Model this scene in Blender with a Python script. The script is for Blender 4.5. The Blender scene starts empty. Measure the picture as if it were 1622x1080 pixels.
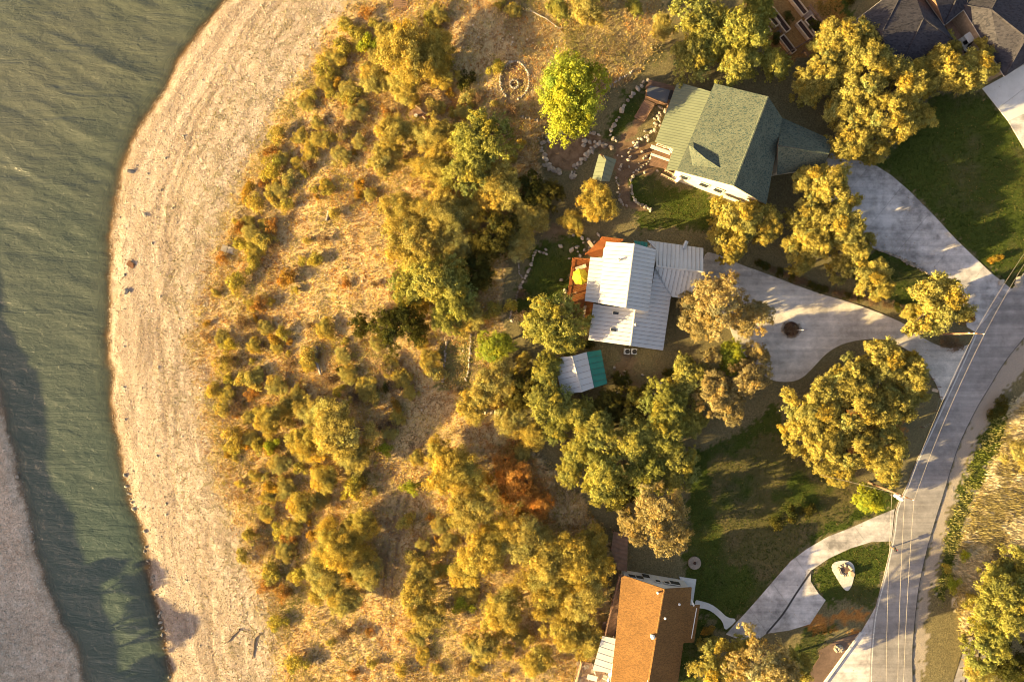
import bpy, bmesh, math, random
import numpy as np
random.seed(7); RNG = np.random.default_rng(11)
SC = bpy.context.scene
COL = SC.collection
R = math.radians
# ------------------------------------------------------------------ camera, sky, sun, exposure
CAMZ = 108.0
cam = bpy.data.cameras.new('camera'); cam.lens = 36*CAMZ/162.2; cam.sensor_width = 36; cam.clip_end = 6000
camo = bpy.data.objects.new('camera', cam); camo.location = (0, 0, CAMZ); COL.objects.link(camo); SC.camera = camo
SUN_EL, SUN_AZ = 12.8, 18.0          # elevation; light travels towards +x, turned AZ degrees towards +y
world = bpy.data.worlds.new('World'); SC.world = world; world.use_nodes = True
wn = world.node_tree.nodes; wl = world.node_tree.links; wn.clear()
sky = wn.new('ShaderNodeTexSky'); sky.sky_type = 'NISHITA'; sky.sun_disc = False
sky.sun_elevation = R(SUN_EL); sky.sun_rotation = R(270-SUN_AZ)
sky.dust_density = 2.0; sky.ozone_density = 1.0; sky.air_density = 1.0
wb = wn.new('ShaderNodeMix'); wb.data_type = 'RGBA'; wb.blend_type = 'MULTIPLY'; wb.inputs[0].default_value = 1
wb.inputs[7].default_value = (1.2, 0.95, 0.80, 1)
bg = wn.new('ShaderNodeBackground'); bg.inputs[1].default_value = 0.07
wo = wn.new('ShaderNodeOutputWorld')
wl.new(sky.outputs[0], wb.inputs[6]); wl.new(wb.outputs[2], bg.inputs[0]); wl.new(bg.outputs[0], wo.inputs[0])
sl = bpy.data.lights.new('sun', 'SUN'); sl.energy = 4.8; sl.angle = R(0.55); sl.color = (1.0, 0.735, 0.30)
slo = bpy.data.objects.new('sun', sl); slo.rotation_euler = (0, R(-(90-SUN_EL)), R(SUN_AZ)); COL.objects.link(slo)
SC.view_settings.view_transform = 'Standard'; SC.view_settings.look = 'None'
SC.view_settings.exposure = 2.38; SC.view_settings.gamma = 1.0
SC.render.engine = 'CYCLES'; SC.cycles.filter_width = 1.0

# ------------------------------------------------------------------ helpers
def lerp(a, b, t): return a+(b-a)*t
def hide_prop(o, label=None, cat=None, group=None, kind=None):
    if label: o['label'] = label
    if cat: o['category'] = cat
    if group: o['group'] = group
    if kind: o['kind'] = kind
    return o
_lat = {}
def vnoise(x, y, scale, seed=0):
    if seed not in _lat: _lat[seed] = np.random.default_rng(1000+seed).random((256, 256))
    L = _lat[seed]; x = np.asarray(x)/scale; y = np.asarray(y)/scale
    xi = np.floor(x).astype(int); yi = np.floor(y).astype(int); fx = x-xi; fy = y-yi
    fx = fx*fx*(3-2*fx); fy = fy*fy*(3-2*fy)
    a = L[xi % 256, yi % 256]; b = L[(xi+1) % 256, yi % 256]; c = L[xi % 256, (yi+1) % 256]; d = L[(xi+1) % 256, (yi+1) % 256]
    return (a*(1-fx)+b*fx)*(1-fy)+(c*(1-fx)+d*fx)*fy
def fbm(x, y, s, seed=0): return .5*vnoise(x, y, s, seed)+.3*vnoise(x, y, s*.47, seed+1)+.2*vnoise(x, y, s*.21, seed+2)
def inpoly(px, py, poly):
    px = np.asarray(px); py = np.asarray(py); r = np.zeros(px.shape, bool); n = len(poly)
    for i in range(n):
        x0, y0 = poly[i]; x1, y1 = poly[(i+1) % n]
        if y0 == y1: continue
        r ^= ((y0 > py) != (y1 > py)) & (px < (x1-x0)*(py-y0)/(y1-y0)+x0)
    return r
# terrain ------------------------------------------------------------
WZ = -8.0
SH = [(900,-2000),(600,-500),(450,-150),(358,0),(320,45),(285,100),(262,140),(235,180),(212,225),(198,265),(185,310),(178,360),(175,420),(173,480),(174,540),(177,600),(182,680),(190,730),(205,790),(225,830),(232,880),(243,930),(255,980),(262,1030),(272,1080),(330,1300),(420,2400)]
LB = [(-700,-2000),(-500,-400),(-260,0),(-120,300),(-40,500),(0,640),(8,680),(22,720),(30,755),(40,800),(55,870),(75,930),(95,980),(115,1020),(128,1060),(131,1080),(170,1300),(230,2400)]
kz = (CAMZ-WZ)/CAMZ/10
def _edge(L):
    a = np.array(L, float); X = (a[:,0]-811)*kz; Y = (540-a[:,1])*kz
    return Y[::-1], X[::-1]
SHY, SHX = _edge(SH); LBY, LBX = _edge(LB)
def zt(x, y):
    x = np.asarray(x, float); y = np.asarray(y, float)
    wob = (fbm(x, y, 6, 3)-.5)*1.6+(vnoise(x, y, .9, 9)-.5)*.5
    d = x-np.interp(y, SHY, SHX)+wob
    dl = np.interp(y, LBY, LBX)-x+wob
    z = np.interp(d, [-14,0,2.2,17,35,60,74,3000], [-11.5,-8,-7.45,-5.6,-3.5,-.5,0,0])
    zl = np.interp(dl, [-10,0,1.5,10,17,27,60,400], [-11.5,-8,-7.45,-6.9,-5.8,-.2,2,6])
    z = np.maximum(z, zl)
    hill = np.interp(d, [17,24,58,70], [0,1,1,0])
    return z+hill*((fbm(x, y, 14, 20)-.5)*.9)
def P(px, py, z=0.0):
    k = (1-z/CAMZ)/10
    return np.array([(px-811)*k, (540-py)*k, z])
def Pg(px, py, up=0.0):
    z = 0.0
    for _ in range(5):
        p = P(px, py, z+up); z = float(zt(p[0], p[1]))
    p = P(px, py, z+up); return np.array([p[0], p[1], z])
def ray_plane(px, py, p3):
    A, B, C = [P(*q) for q in p3]; n = np.cross(B-A, C-A)
    o = np.array([0, 0, CAMZ]); d = P(px, py, 0)-o
    t = np.dot(A-o, n)/np.dot(d, n); return o+d*t
# mesh building -------------------------------------------------------
class MB:
    def __init__(s): s.v = []; s.f = []; s.m = []
    def add(s, vs, fs, m=0):
        b = len(s.v); s.v += [tuple(map(float, q)) for q in vs]; s.f += [tuple(i+b for i in f) for f in fs]; s.m += [m]*len(fs); return s
    def box(s, c, size, rz=0, m=0, tilt=None):
        x, y, z = [q/2 for q in size]; ca, sa = math.cos(rz), math.sin(rz); vs = []
        for dz in (-z, z):
            for dx, dy in ((-x,-y),(x,-y),(x,y),(-x,y)):
                vs.append((c[0]+dx*ca-dy*sa, c[1]+dx*sa+dy*ca, c[2]+dz))
        return s.add(vs, [(3,2,1,0),(4,5,6,7),(0,1,5,4),(1,2,6,5),(2,3,7,6),(3,0,4,7)], m)
    def prism(s, poly, z0, z1, m=0):
        n = len(poly); a = sum(poly[i][0]*poly[(i+1)%n][1]-poly[(i+1)%n][0]*poly[i][1] for i in range(n))
        if a < 0: poly = poly[::-1]
        return s.add([(p[0],p[1],z0) for p in poly]+[(p[0],p[1],z1) for p in poly], [tuple(range(n))[::-1], tuple(range(n,2*n))]+[(i,(i+1)%n,n+(i+1)%n,n+i) for i in range(n)], m)
    def slab(s, pts, nrm, th, m=0):          # planar polygon thickened along nrm
        n = len(pts); nrm = np.asarray(nrm); pts = [np.asarray(p) for p in pts]
        area = sum((np.cross(pts[i]-pts[0], pts[(i+1)%n]-pts[0]) for i in range(n)), np.zeros(3))
        if np.dot(area, nrm) < 0: pts = pts[::-1]
        return s.add([p-nrm*0 for p in pts]+[p+nrm*th for p in pts], [tuple(range(n))[::-1], tuple(range(n,2*n))]+[(i,(i+1)%n,n+(i+1)%n,n+i) for i in range(n)], m)
    def tube(s, p0, p1, r0, r1=None, n=6, m=0, cap=True):
        r1 = r0 if r1 is None else r1; p0 = np.asarray(p0, float); p1 = np.asarray(p1, float)
        w = p1-p0; w = w/(np.linalg.norm(w)+1e-9); a = np.array([0,0,1.]) if abs(w[2]) < .9 else np.array([1.,0,0])
        u = np.cross(w, a); u /= np.linalg.norm(u); v = np.cross(w, u)
        c = [(math.cos(2*math.pi*i/n), math.sin(2*math.pi*i/n)) for i in range(n)]
        vs = [p0+(u*x+v*y)*r0 for x, y in c]+[p1+(u*x+v*y)*r1 for x, y in c]
        fs = [(i,n+i,n+(i+1)%n,(i+1)%n) for i in range(n)]
        if cap: fs += [tuple(range(n)), tuple(range(n,2*n))[::-1]]
        return s.add(vs, fs, m)
    def cone(s, c, r0, r1, z0, z1, n=12, m=0): return s.tube((c[0],c[1],z0), (c[0],c[1],z1), r0, r1, n, m)
    def mesh(s, name, mats, off=(0,0,0), smooth=False):
        me = bpy.data.meshes.new(name); o = np.asarray(off)
        me.from_pydata([tuple(np.asarray(q)-o) for q in s.v], [], s.f)
        for m in mats: me.materials.append(m)
        if len(mats) > 1: me.polygons.foreach_set('material_index', s.m)
        if smooth: me.polygons.foreach_set('use_smooth', [True]*len(me.polygons))
        me.update(); return me
BASE = {}
def thing(name, base, label, cat, group=None):
    o = bpy.data.objects.new(name, None); o.empty_display_size = .5; o.location = base; COL.objects.link(o)
    BASE[o.name] = np.array(base, float); return hide_prop(o, label, cat, group)
def part(name, mb, mats, parent, smooth=False, kind=None, label=None):
    mats = mats if isinstance(mats, (list, tuple)) else [mats]
    o = bpy.data.objects.new(name, mb.mesh(name, mats, BASE[parent.name], smooth)); o.parent = parent; COL.objects.link(o)
    BASE[o.name] = BASE[parent.name]; return hide_prop(o, label, None, None, kind)
def single(name, mb, mats, label, cat, group=None, kind=None, base=None, smooth=False):
    mats = mats if isinstance(mats, (list, tuple)) else [mats]
    base = np.array(mb.v).mean(0)*[1,1,0]+[0,0,min(v[2] for v in mb.v)] if base is None else np.asarray(base)
    o = bpy.data.objects.new(name, mb.mesh(name, mats, base, smooth)); o.location = base; COL.objects.link(o)
    BASE[o.name] = np.zeros(3)+base; return hide_prop(o, label, cat, group, kind)
def struct(name, mb, mats):
    mats = mats if isinstance(mats, (list, tuple)) else [mats]
    o = bpy.data.objects.new(name, mb.mesh(name, mats)); COL.objects.link(o); o['kind'] = 'structure'; BASE[o.name] = np.zeros(3); return o
def fastmesh(name, V, nper, mat, col=None, nf=None, smooth=False):
    """V: (N*nper,3) separate polygons of nper corners"""
    V = np.ascontiguousarray(V, np.float32); n = len(V)//nper; me = bpy.data.meshes.new(name)
    me.vertices.add(len(V)); me.vertices.foreach_set('co', V.ravel())
    me.loops.add(len(V)); me.loops.foreach_set('vertex_index', np.arange(len(V), dtype=np.int32))
    me.polygons.add(n); me.polygons.foreach_set('loop_start', np.arange(0, len(V), nper, dtype=np.int32))
    if col is not None:
        a = me.attributes.new('Col', 'FLOAT_COLOR', 'POINT'); a.data.foreach_set('color', np.ascontiguousarray(np.repeat(np.c_[col, np.ones(n)], nper, 0), np.float32).ravel())
    me.materials.append(mat); me.update(calc_edges=True); return me
# ------------------------------------------------------------------ materials
class NT:
    def __init__(s, name):
        s.mat = bpy.data.materials.new(name); s.mat.use_nodes = True; s.t = s.mat.node_tree; s.n = s.t.nodes; s.n.clear()
        s.out = s.n.new('ShaderNodeOutputMaterial'); s.b = s.n.new('ShaderNodeBsdfPrincipled'); s.t.links.new(s.b.outputs[0], s.out.inputs[0])
        s.tc = s.n.new('ShaderNodeTexCoord')
    def link(s, a, b): s.t.links.new(a, b)
    def noise(s, scale, detail=4, rough=.6, coord=None, dist=0):
        k = s.n.new('ShaderNodeTexNoise'); k.inputs['Scale'].default_value = scale; k.inputs['Detail'].default_value = detail
        k.inputs['Roughness'].default_value = rough; k.inputs['Distortion'].default_value = dist
        s.link(coord or s.tc.outputs['Object'], k.inputs['Vector']); return k.outputs[0]
    def voro(s, scale, coord=None, out=0, rnd=1):
        k = s.n.new('ShaderNodeTexVoronoi'); k.inputs['Scale'].default_value = scale; s.link(coord or s.tc.outputs['Object'], k.inputs['Vector']); return k.outputs[out]
    def ramp(s, fac, stops):
        k = s.n.new('ShaderNodeValToRGB'); e = k.color_ramp.elements
        while len(e) < len(stops): e.new(.5)
        for q, (p, c) in zip(e, stops): q.position = p; q.color = (*c, 1) if len(c) == 3 else c
        s.link(fac, k.inputs[0]); return k.outputs[0]
    def mix(s, fac, a, b, mode='MIX'):
        k = s.n.new('ShaderNodeMix'); k.data_type = 'RGBA'; k.blend_type = mode; k.clamp_factor = True
        for i, q in ((0, fac), (6, a), (7, b)):
            if isinstance(q, (int, float)): k.inputs[i].default_value = q if i == 0 else (q, q, q, 1)
            elif isinstance(q, tuple): k.inputs[i].default_value = (*q, 1)
            else: s.link(q, k.inputs[i])
        return k.outputs[2]
    def math(s, op, a, b=0):
        k = s.n.new('ShaderNodeMath'); k.operation = op
        for i, q in ((0, a), (1, b)):
            if isinstance(q, (int, float)): k.inputs[i].default_value = q
            else: s.link(q, k.inputs[i])
        return k.outputs[0]
    def attr(s, name, out='Fac'):
        k = s.n.new('ShaderNodeAttribute'); k.attribute_name = name; return k.outputs[out]
    def mapping(s, rot=(0,0,0), scale=(1,1,1), src='Object'):
        k = s.n.new('ShaderNodeMapping'); k.inputs['Rotation'].default_value = rot; k.inputs['Scale'].default_value = scale
        s.link(s.tc.outputs[src], k.inputs[0]); return k.outputs[0]
    def bump(s, h, dist=.05, strength=1):
        k = s.n.new('ShaderNodeBump'); k.inputs['Strength'].default_value = strength; k.inputs['Distance'].default_value = dist
        s.link(h, k.inputs['Height']); s.link(k.outputs[0], s.b.inputs['Normal'])
    def color(s, c): s.link(c, s.b.inputs['Base Color'])
    def rough(s, r): s.b.inputs['Roughness'].default_value = r; s.b.inputs['Specular IOR Level'].default_value = .25
def simple(name, c, rough=.7, var=.35, scale=1.2, fine=9, bump=.01, spec=.25, metal=0, rnd=0):
    t = NT(name); a = t.noise(scale, 5); b = t.noise(fine, 4)
    f = t.math('ADD', t.math('MULTIPLY', a, .6), t.math('MULTIPLY', b, .4))
    lo = tuple(q*(1-var) for q in c); hi = tuple(min(1, q*(1+var)) for q in c)
    cc = t.ramp(f, [(.3, lo), (.7, hi)])
    if rnd:
        o = t.n.new('ShaderNodeObjectInfo'); v = t.math('ADD', t.math('MULTIPLY', o.outputs['Random'], rnd), 1-rnd/2)
        cc = t.mix(1, cc, v, 'MULTIPLY')
    t.color(cc); t.rough(rough); t.b.inputs['Specular IOR Level'].default_value = spec; t.b.inputs['Metallic'].default_value = metal
    if bump: t.bump(b, bump)
    return t.mat
M = {}
# ground: zones come in as vertex masks
def ground_mat():
    t = NT('ground_cover'); obj = t.tc.outputs['Object']
    n1 = t.noise(.16, 6, .65); n2 = t.noise(.9, 6, .7); n3 = t.noise(5, 5, .75); n4 = t.noise(14, 3, .7); v = t.voro(4.2); v2 = t.voro(9)
    vc = t.voro(4.2, out=1); vc2 = t.voro(8, out=1)
    # dry scrub floor
    sc = t.ramp(n2, [(.28,(.24,.16,.10)),(.42,(.43,.29,.14)),(.55,(.58,.43,.22)),(.72,(.46,.37,.17)),(.85,(.36,.30,.12))])
    sc = t.mix(t.ramp(n1, [(.42,(0,0,0)),(.62,(1,1,1))]), sc, t.ramp(n3, [(.3,(.34,.20,.09)),(.5,(.55,.39,.19)),(.7,(.70,.57,.36))]))
    sc = t.mix(.5, sc, t.ramp(n4, [(.3,(.3,.3,.3)),(.7,(1.5,1.5,1.5))]), 'MULTIPLY')
    # pebble beach
    pb = t.ramp(n2, [(.3,(.40,.32,.25)),(.55,(.56,.47,.38)),(.75,(.64,.59,.53))])
    g = t.n.new('ShaderNodeSeparateColor'); t.link(vc2, g.inputs[0])
    pb = t.mix(1, pb, (.74,.74,.78), 'MULTIPLY'); pb = t.mix(1, pb, t.ramp(t.attr('band'), [(0,(.62,.58,.55)),(.5,(.98,.95,.92)),(1,(1.22,1.2,1.2))]), 'MULTIPLY'); pb = t.mix(.72, pb, t.ramp(g.outputs[0], [(0,(.5,.48,.46)),(.35,(.9,.88,.86)),(.8,(1.1,1.08,1.06)),(1,(1.45,1.45,1.45))]), 'MULTIPLY')
    lw = t.ramp(n3, [(.3,(.028,.042,.007)),(.55,(.058,.078,.014)),(.75,(.11,.115,.03))])
    lw = t.mix(t.ramp(n1, [(.50,(0,0,0)),(.70,(.7,.7,.7))]), lw, t.ramp(n4, [(.3,(.075,.065,.03)),(.7,(.15,.125,.065))]))
    dt = t.ramp(n2, [(.3,(.12,.075,.045)),(.6,(.24,.155,.095)),(.8,(.32,.23,.15))])
    dt = t.mix(.6, dt, t.ramp(n4, [(.3,(.5,.5,.5)),(.7,(1.3,1.3,1.3))]), 'MULTIPLY')
    lf = t.ramp(n3, [(.3,(.20,.06,.012)),(.5,(.42,.16,.03)),(.7,(.55,.27,.06))])  # leaf litter; also paints the orange light on the garden ground
    ml = t.ramp(n3, [(.3,(.075,.062,.036)),(.55,(.17,.145,.075)),(.75,(.30,.25,.135))])
    st = t.ramp(n3, [(.3,(.36,.29,.19)),(.5,(.60,.53,.40)),(.72,(.80,.75,.64))])
    c = ml
    for nm, cc in (('scrub', sc), ('lawn', lw), ('dirt', dt), ('straw', st), ('leaf', lf), ('pebble', pb)):
        c = t.mix(t.attr(nm), c, cc)
    c = t.mix(t.attr('bank'), c, t.mix(1, pb, (1.5,1.46,1.38), 'MULTIPLY'))
    c = t.mix(t.attr('shldr'), c, t.mix(.7, (.36,.31,.27), t.ramp(n4, [(.3,(.4,.4,.4)),(.7,(1.5,1.5,1.5))]), 'MULTIPLY'))
    c = t.mix(t.attr('wet'), c, t.mix(1, c, (.34,.26,.17), 'MULTIPLY'))
    t.color(c); t.rough(.95); t.b.inputs['Specular IOR Level'].default_value = .1
    h = t.math('ADD', t.math('MULTIPLY', n3, .7), t.math('MULTIPLY', n4, .5))
    h = t.math('ADD', h, t.math('MULTIPLY', v2, t.math('MULTIPLY', t.attr('pebble'), -.35)))
    t.bump(h, .16, .8); return t.mat
M['ground'] = ground_mat()
def water_mat():
    t = NT('lake_water'); mp = t.mapping((0,0,R(24)), (.22,1.0,1)); mp2 = t.mapping((0,0,R(20)), (.5,1,1))
    w1 = t.noise(.42, 3, .5, mp, .6); w2 = t.noise(1.5, 4, .6, mp2, .4); w3 = t.noise(6, 3, .6, mp2)
    big = t.noise(.035, 3)
    t.color(t.mix(t.attr('shade_grad'), t.ramp(big, [(.35,(.046,.070,.053)),(.65,(.060,.079,.057))]), t.ramp(big, [(.35,(.066,.077,.052)),(.65,(.088,.093,.066))]))); t.rough(.12); t.b.inputs['Specular IOR Level'].default_value = .5  # darker teal end of the mix is painted far-bank shade
    h = t.math('ADD', t.math('MULTIPLY', w1, .42), t.math('ADD', t.math('MULTIPLY', w2, .13), t.math('MULTIPLY', w3, .022)))
    t.bump(h, 1.0, 1)
    tr = t.n.new('ShaderNodeBsdfTransparent'); mx = t.n.new('ShaderNodeMixShader')
    t.link(t.attr('opaque'), mx.inputs[0]); t.link(tr.outputs[0], mx.inputs[1]); t.link(t.b.outputs[0], mx.inputs[2]); t.link(mx.outputs[0], t.out.inputs[0])
    return t.mat
M['water'] = water_mat()
def paved(name, c, patch=.25, grain=.3, tint=(1,1,1), streak=None):
    t = NT(name); n1 = t.noise(.12, 5, .6); n2 = t.noise(.7, 5, .65); n3 = t.noise(16, 3, .7)
    f = t.math('ADD', t.math('MULTIPLY', n1, .55), t.math('MULTIPLY', n2, .45))
    lo = tuple(q*(1-patch) for q in c); hi = tuple(q*(1+patch) for q in c)
    cc = t.ramp(f, [(.40, lo), (.5, c), (.60, hi)])
    cc = t.mix(grain, cc, t.ramp(n3, [(.3,(.45,.45,.45)),(.7,(1.5,1.5,1.5))]), 'MULTIPLY')
    if streak:
        k = t.noise(.5, 4, .6, t.mapping((0,0,R(streak)), (.06,1.6,1)))
        cc = t.mix(.6, cc, t.ramp(k, [(.35,(.6,.6,.62)),(.65,(1.25,1.22,1.2))]), 'MULTIPLY')
    t.color(cc); t.rough(.9); t.bump(n3, .012); return t.mat
M['asphalt'] = paved('road_asphalt', (.275,.258,.255), .24, .35, streak=-66)
M['concrete'] = paved('worn_concrete', (.43,.405,.40), .45, .3, streak=-40)
M['gravel'] = paved('pale_gravel', (.52,.475,.43), .26, .8, streak=25)
M['newconcrete'] = paved('new_concrete', (.56,.56,.56), .1, .15)
M['shoulder'] = paved('gravel_shoulder', (.30,.26,.22), .4, .9)
M['patio'] = paved('patio_flagging', (.30,.20,.15), .35, .6)
M['whitegravel'] = paved('white_gravel', (.58,.56,.53), .12, .8)
M['brownmulch'] = paved('brown_mulch', (.15,.10,.075), .3, .8)
M['joint'] = simple('dark_joint', (.05,.045,.045), .9)
M['linepaint'] = simple('worn_white_paint', (.5,.48,.46), .8, .5, 3)
M['crack'] = simple('road_edge_tar', (.06,.055,.055), .85)
M['whitemetal'] = simple('white_standing_seam_metal', (.44,.445,.46), .38, .1, .5, 6, .004, .5, rnd=.06)
M['greymetal'] = simple('grey_standing_seam_metal', (.42,.43,.44), .4, .14, .5, 6, .004, .5, rnd=.06)
M['greenmetal'] = simple('dark_green_metal', (.012,.15,.11), .45, .2, .6, 6, .003, .5)
M['sagemetal'] = simple('sage_green_metal', (.13,.148,.10), .45, .16, .5, 6, .004, .45, rnd=.06)
def shingle(name, c, c2, scale=3.2):
    t = NT(name); v = t.voro(scale, t.mapping((0,0,R(21)), (1,1.7,1)), 1); g = t.n.new('ShaderNodeSeparateColor'); t.link(v, g.inputs[0])
    n = t.noise(.4, 5); n3 = t.noise(20, 2)
    cc = t.ramp(g.outputs[0], [(0, c2), (.35, c), (.8, tuple(min(1,q*1.25) for q in c))])
    cc = t.mix(.6, cc, t.ramp(n, [(.3,(.75,.75,.75)),(.7,(1.2,1.2,1.2))]), 'MULTIPLY')
    t.color(cc); t.rough(.9); t.bump(t.math('ADD', g.outputs[0], t.math('MULTIPLY', n3, .4)), .02); return t.mat
M['greenshingle'] = shingle('grey_green_shingles', (.078,.09,.07), (.024,.046,.048), 5.5)
M['brownshingle'] = shingle('brown_shingles', (.155,.080,.027), (.125,.064,.024), 5)
M['slateshingle'] = shingle('dark_slate_shingles', (.036,.034,.044), (.02,.02,.03), 3)
M['stucco'] = simple('cream_stucco', (.62,.56,.46), .9, .15, .8)
M['whitewall'] = simple('white_siding', (.60,.59,.57), .8, .1, .7)
M['stonewall'] = simple('tan_stone_veneer', (.34,.26,.19), .9, .4, 2.5, 8, .03)
M['trim'] = simple('white_trim', (.62,.60,.56), .6, .12)
M['glass'] = simple('dark_window_glass', (.03,.035,.045), .12, .3, 1, 3, 0, .6)
M['wood'] = simple('red_brown_deck_wood', (.26,.085,.022), .75, .4, 1.4, 14, .008, rnd=.25)
M['cedar'] = simple('weathered_brown_wood', (.20,.12,.08), .8, .4, 1.4, 14, .008, rnd=.25)
M['palewood'] = simple('pale_timber', (.50,.36,.24), .8, .3, 1.6, 12, .006, rnd=.2)
M['greywood'] = simple('grey_dead_wood', (.26,.23,.21), .9, .4, 1.5, 10, .02)
M['bark'] = simple('grey_brown_bark', (.15,.115,.085), .95, .45, 2, 12, .03)
M['stone'] = simple('pale_limestone', (.34,.295,.245), .9, .35, .8, 7, .03, rnd=.5)
M['darkstone'] = simple('brown_fieldstone', (.24,.20,.165), .9, .4, .8, 7, .03, rnd=.5)
M['soil'] = simple('dark_bed_soil', (.055,.03,.022), .95, .4)
M['spa'] = simple('grey_spa_cover', (.085,.09,.105), .5, .15)
M['yellow'] = simple('yellow_canvas', (.75,.55,.03), .8, .08)
M['creamfab'] = simple('cream_cushion', (.6,.5,.36), .85, .12)
M['white'] = simple('white_enamel', (.72,.72,.72), .4, .08, spec=.5)
M['black'] = simple('black_rubber', (.02,.02,.022), .6, .3)
M['steel'] = simple('galvanised_steel', (.42,.43,.44), .4, .2, metal=.6)
M['red'] = simple('red_flowers', (.35,.03,.03), .8, .4)
M['wire'] = simple('aluminium_cable', (.34,.30,.27), .5, .1)
M['ceramic'] = simple('brown_ceramic', (.18,.08,.04), .4, .2)
M['rust'] = simple('rusty_steel', (.16,.075,.04), .8, .4, 2)
# foliage
def leaf_mat(name, c, c2, trans=.42):
    t = NT(name); oi = t.n.new('ShaderNodeObjectInfo'); col = t.attr('Col', 'Color')
    base = t.mix(oi.outputs['Random'], c, c2); cc = t.mix(1, base, col, 'MULTIPLY')
    t.color(cc); t.rough(.8); t.b.inputs['Specular IOR Level'].default_value = .05
    tl = t.n.new('ShaderNodeBsdfTranslucent'); mx = t.n.new('ShaderNodeMixShader'); mx.inputs[0].default_value = trans
    t.link(t.mix(1, cc, (1.25,1.15,.6), 'MULTIPLY'), tl.inputs[0]); t.link(t.b.outputs[0], mx.inputs[1]); t.link(tl.outputs[0], mx.inputs[2]); t.link(mx.outputs[0], t.out.inputs[0])
    return t.mat
LEAF = {'O': leaf_mat('live_oak_leaves', (.42,.355,.09), (.35,.315,.09)),
        'G': leaf_mat('green_oak_leaves', (.30,.30,.07), (.36,.335,.09)),
        'L': leaf_mat('lime_leaves', (.38,.40,.045), (.33,.36,.05)),
        'M': leaf_mat('mesquite_leaves', (.42,.365,.125), (.50,.395,.09)),
        'D': leaf_mat('juniper_leaves', (.075,.078,.018), (.10,.088,.022)),
        'T': leaf_mat('tan_oak_leaves', (.39,.31,.14), (.35,.29,.13)),
        'S': leaf_mat('yellow_green_shrub_leaves', (.42,.36,.07), (.36,.31,.08)),
        'R': leaf_mat('rust_shrub_leaves', (.38,.19,.05), (.32,.18,.06)),
        'B': leaf_mat('grey_brown_twigs', (.22,.15,.10), (.18,.13,.09)),
        'Y': leaf_mat('golden_shrub_leaves', (.42,.28,.045), (.40,.24,.05)),
        'A': leaf_mat('orange_autumn_leaves', (.60,.29,.06), (.54,.29,.08)),
        'W': leaf_mat('dry_grass', (1,1,1), (.9,.9,.9), .35)}

# ------------------------------------------------------------------ ground zones (polygons in photo pixels)
ROAD_L = [(1660,370),(1622,432),(1603,458),(1572,492),(1545,526),(1537,545),(1512,600),(1482,665),(1452,730),(1437,768),(1420,805),(1415,842),(1409,873),(1400,913),(1388,958),(1383,985),(1379,1030),(1377,1085),(1375,1200),(1378,1500)]
ROAD_R = [(1720,420),(1680,465),(1640,512),(1618,540),(1597,566),(1582,588),(1568,612),(1548,645),(1527,687),(1515,716),(1493,787),(1482,822),(1473,853),(1466,880),(1460,907),(1454,940),(1449,985),(1445,1037),(1446,1085),(1450,1200),(1455,1500)]
SHO_R = [(1760,440),(1715,490),(1672,535),(1645,570),(1618,592),(1598,616),(1580,642),(1562,672),(1545,705),(1530,740),(1512,795),(1500,830),(1494,858),(1487,885),(1482,912),(1476,945),(1470,990),(1464,1040),(1464,1085),(1468,1200),(1470,1500)]
GRAVEL = [(1113,398),(1135,402),(1180,422),(1205,430),(1290,463),(1345,478),(1400,498),(1440,516),(1468,540),(1500,552),(1530,548),(1537,544),(1510,603),(1492,642),(1486,612),(1468,584),(1444,556),(1400,535),(1345,540),(1312,556),(1290,580),(1268,602),(1240,606),(1215,600),(1190,575),(1165,545),(1150,500),(1118,470),(1108,475)]
DRIVE2 = [(1304,262),(1318,240),(1390,264),(1412,278),(1440,302),(1480,342),(1513,378),(1540,404),(1572,434),(1603,458),(1572,492),(1545,526),(1532,518),(1527,490),(1523,462),(1500,442),(1470,433),(1428,411),(1385,394),(1350,368),(1320,330),(1308,300)]
DRIVE3 = [(1556,140),(1591,121),(1640,92),(1690,150),(1597,192)]
DRIVE3B = [(1597,192),(1690,151),(1740,200),(1700,330),(1660,300),(1625,240)]
CURVE = [(1417,806),(1387,818),(1347,836),(1313,849),(1280,868),(1253,888),(1230,914),(1207,941),(1183,968),(1150,1004),(1190,1020),(1214,1003),(1240,972),(1262,938),(1285,903),(1313,884),(1347,868),(1380,858),(1412,857)]
PAD = [(1285,903),(1284,920),(1297,940),(1308,950),(1283,988),(1250,998),(1214,1003),(1240,972),(1262,938)]
PULL = [(1388,960),(1383,985),(1379,1030),(1377,1085),(1376,1140),(1270,1140),(1306,1085),(1340,1040),(1364,1001)]
MULCH = [(1364,1001),(1340,1040),(1306,1085),(1275,1085),(1285,1060),(1298,1040),(1297,1030),(1330,1012)]
PATH = [(1101,950),(1108,951),(1126,956),(1140,966),(1152,978),(1168,980),(1157,992),(1148,998),(1145,984),(1133,972),(1120,964),(1101,962)]
PATIO1 = [(892,210),(925,208),(952,217),(972,228),(960,238),(935,236),(915,262),(905,270),(880,268),(866,252),(864,232),(874,216)]
PATIO2 = [(975,228),(1000,222),(1035,228),(1050,260),(1030,278),(1005,275),(990,290),(975,280),(972,250)]
PATH2 = [(978,288),(992,280),(998,300),(1000,318),(1030,334),(990,330),(980,312)]
STAIRP = [(1018,170),(1030,176),(1005,216),(985,226),(978,220),(1000,200)]
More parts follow.
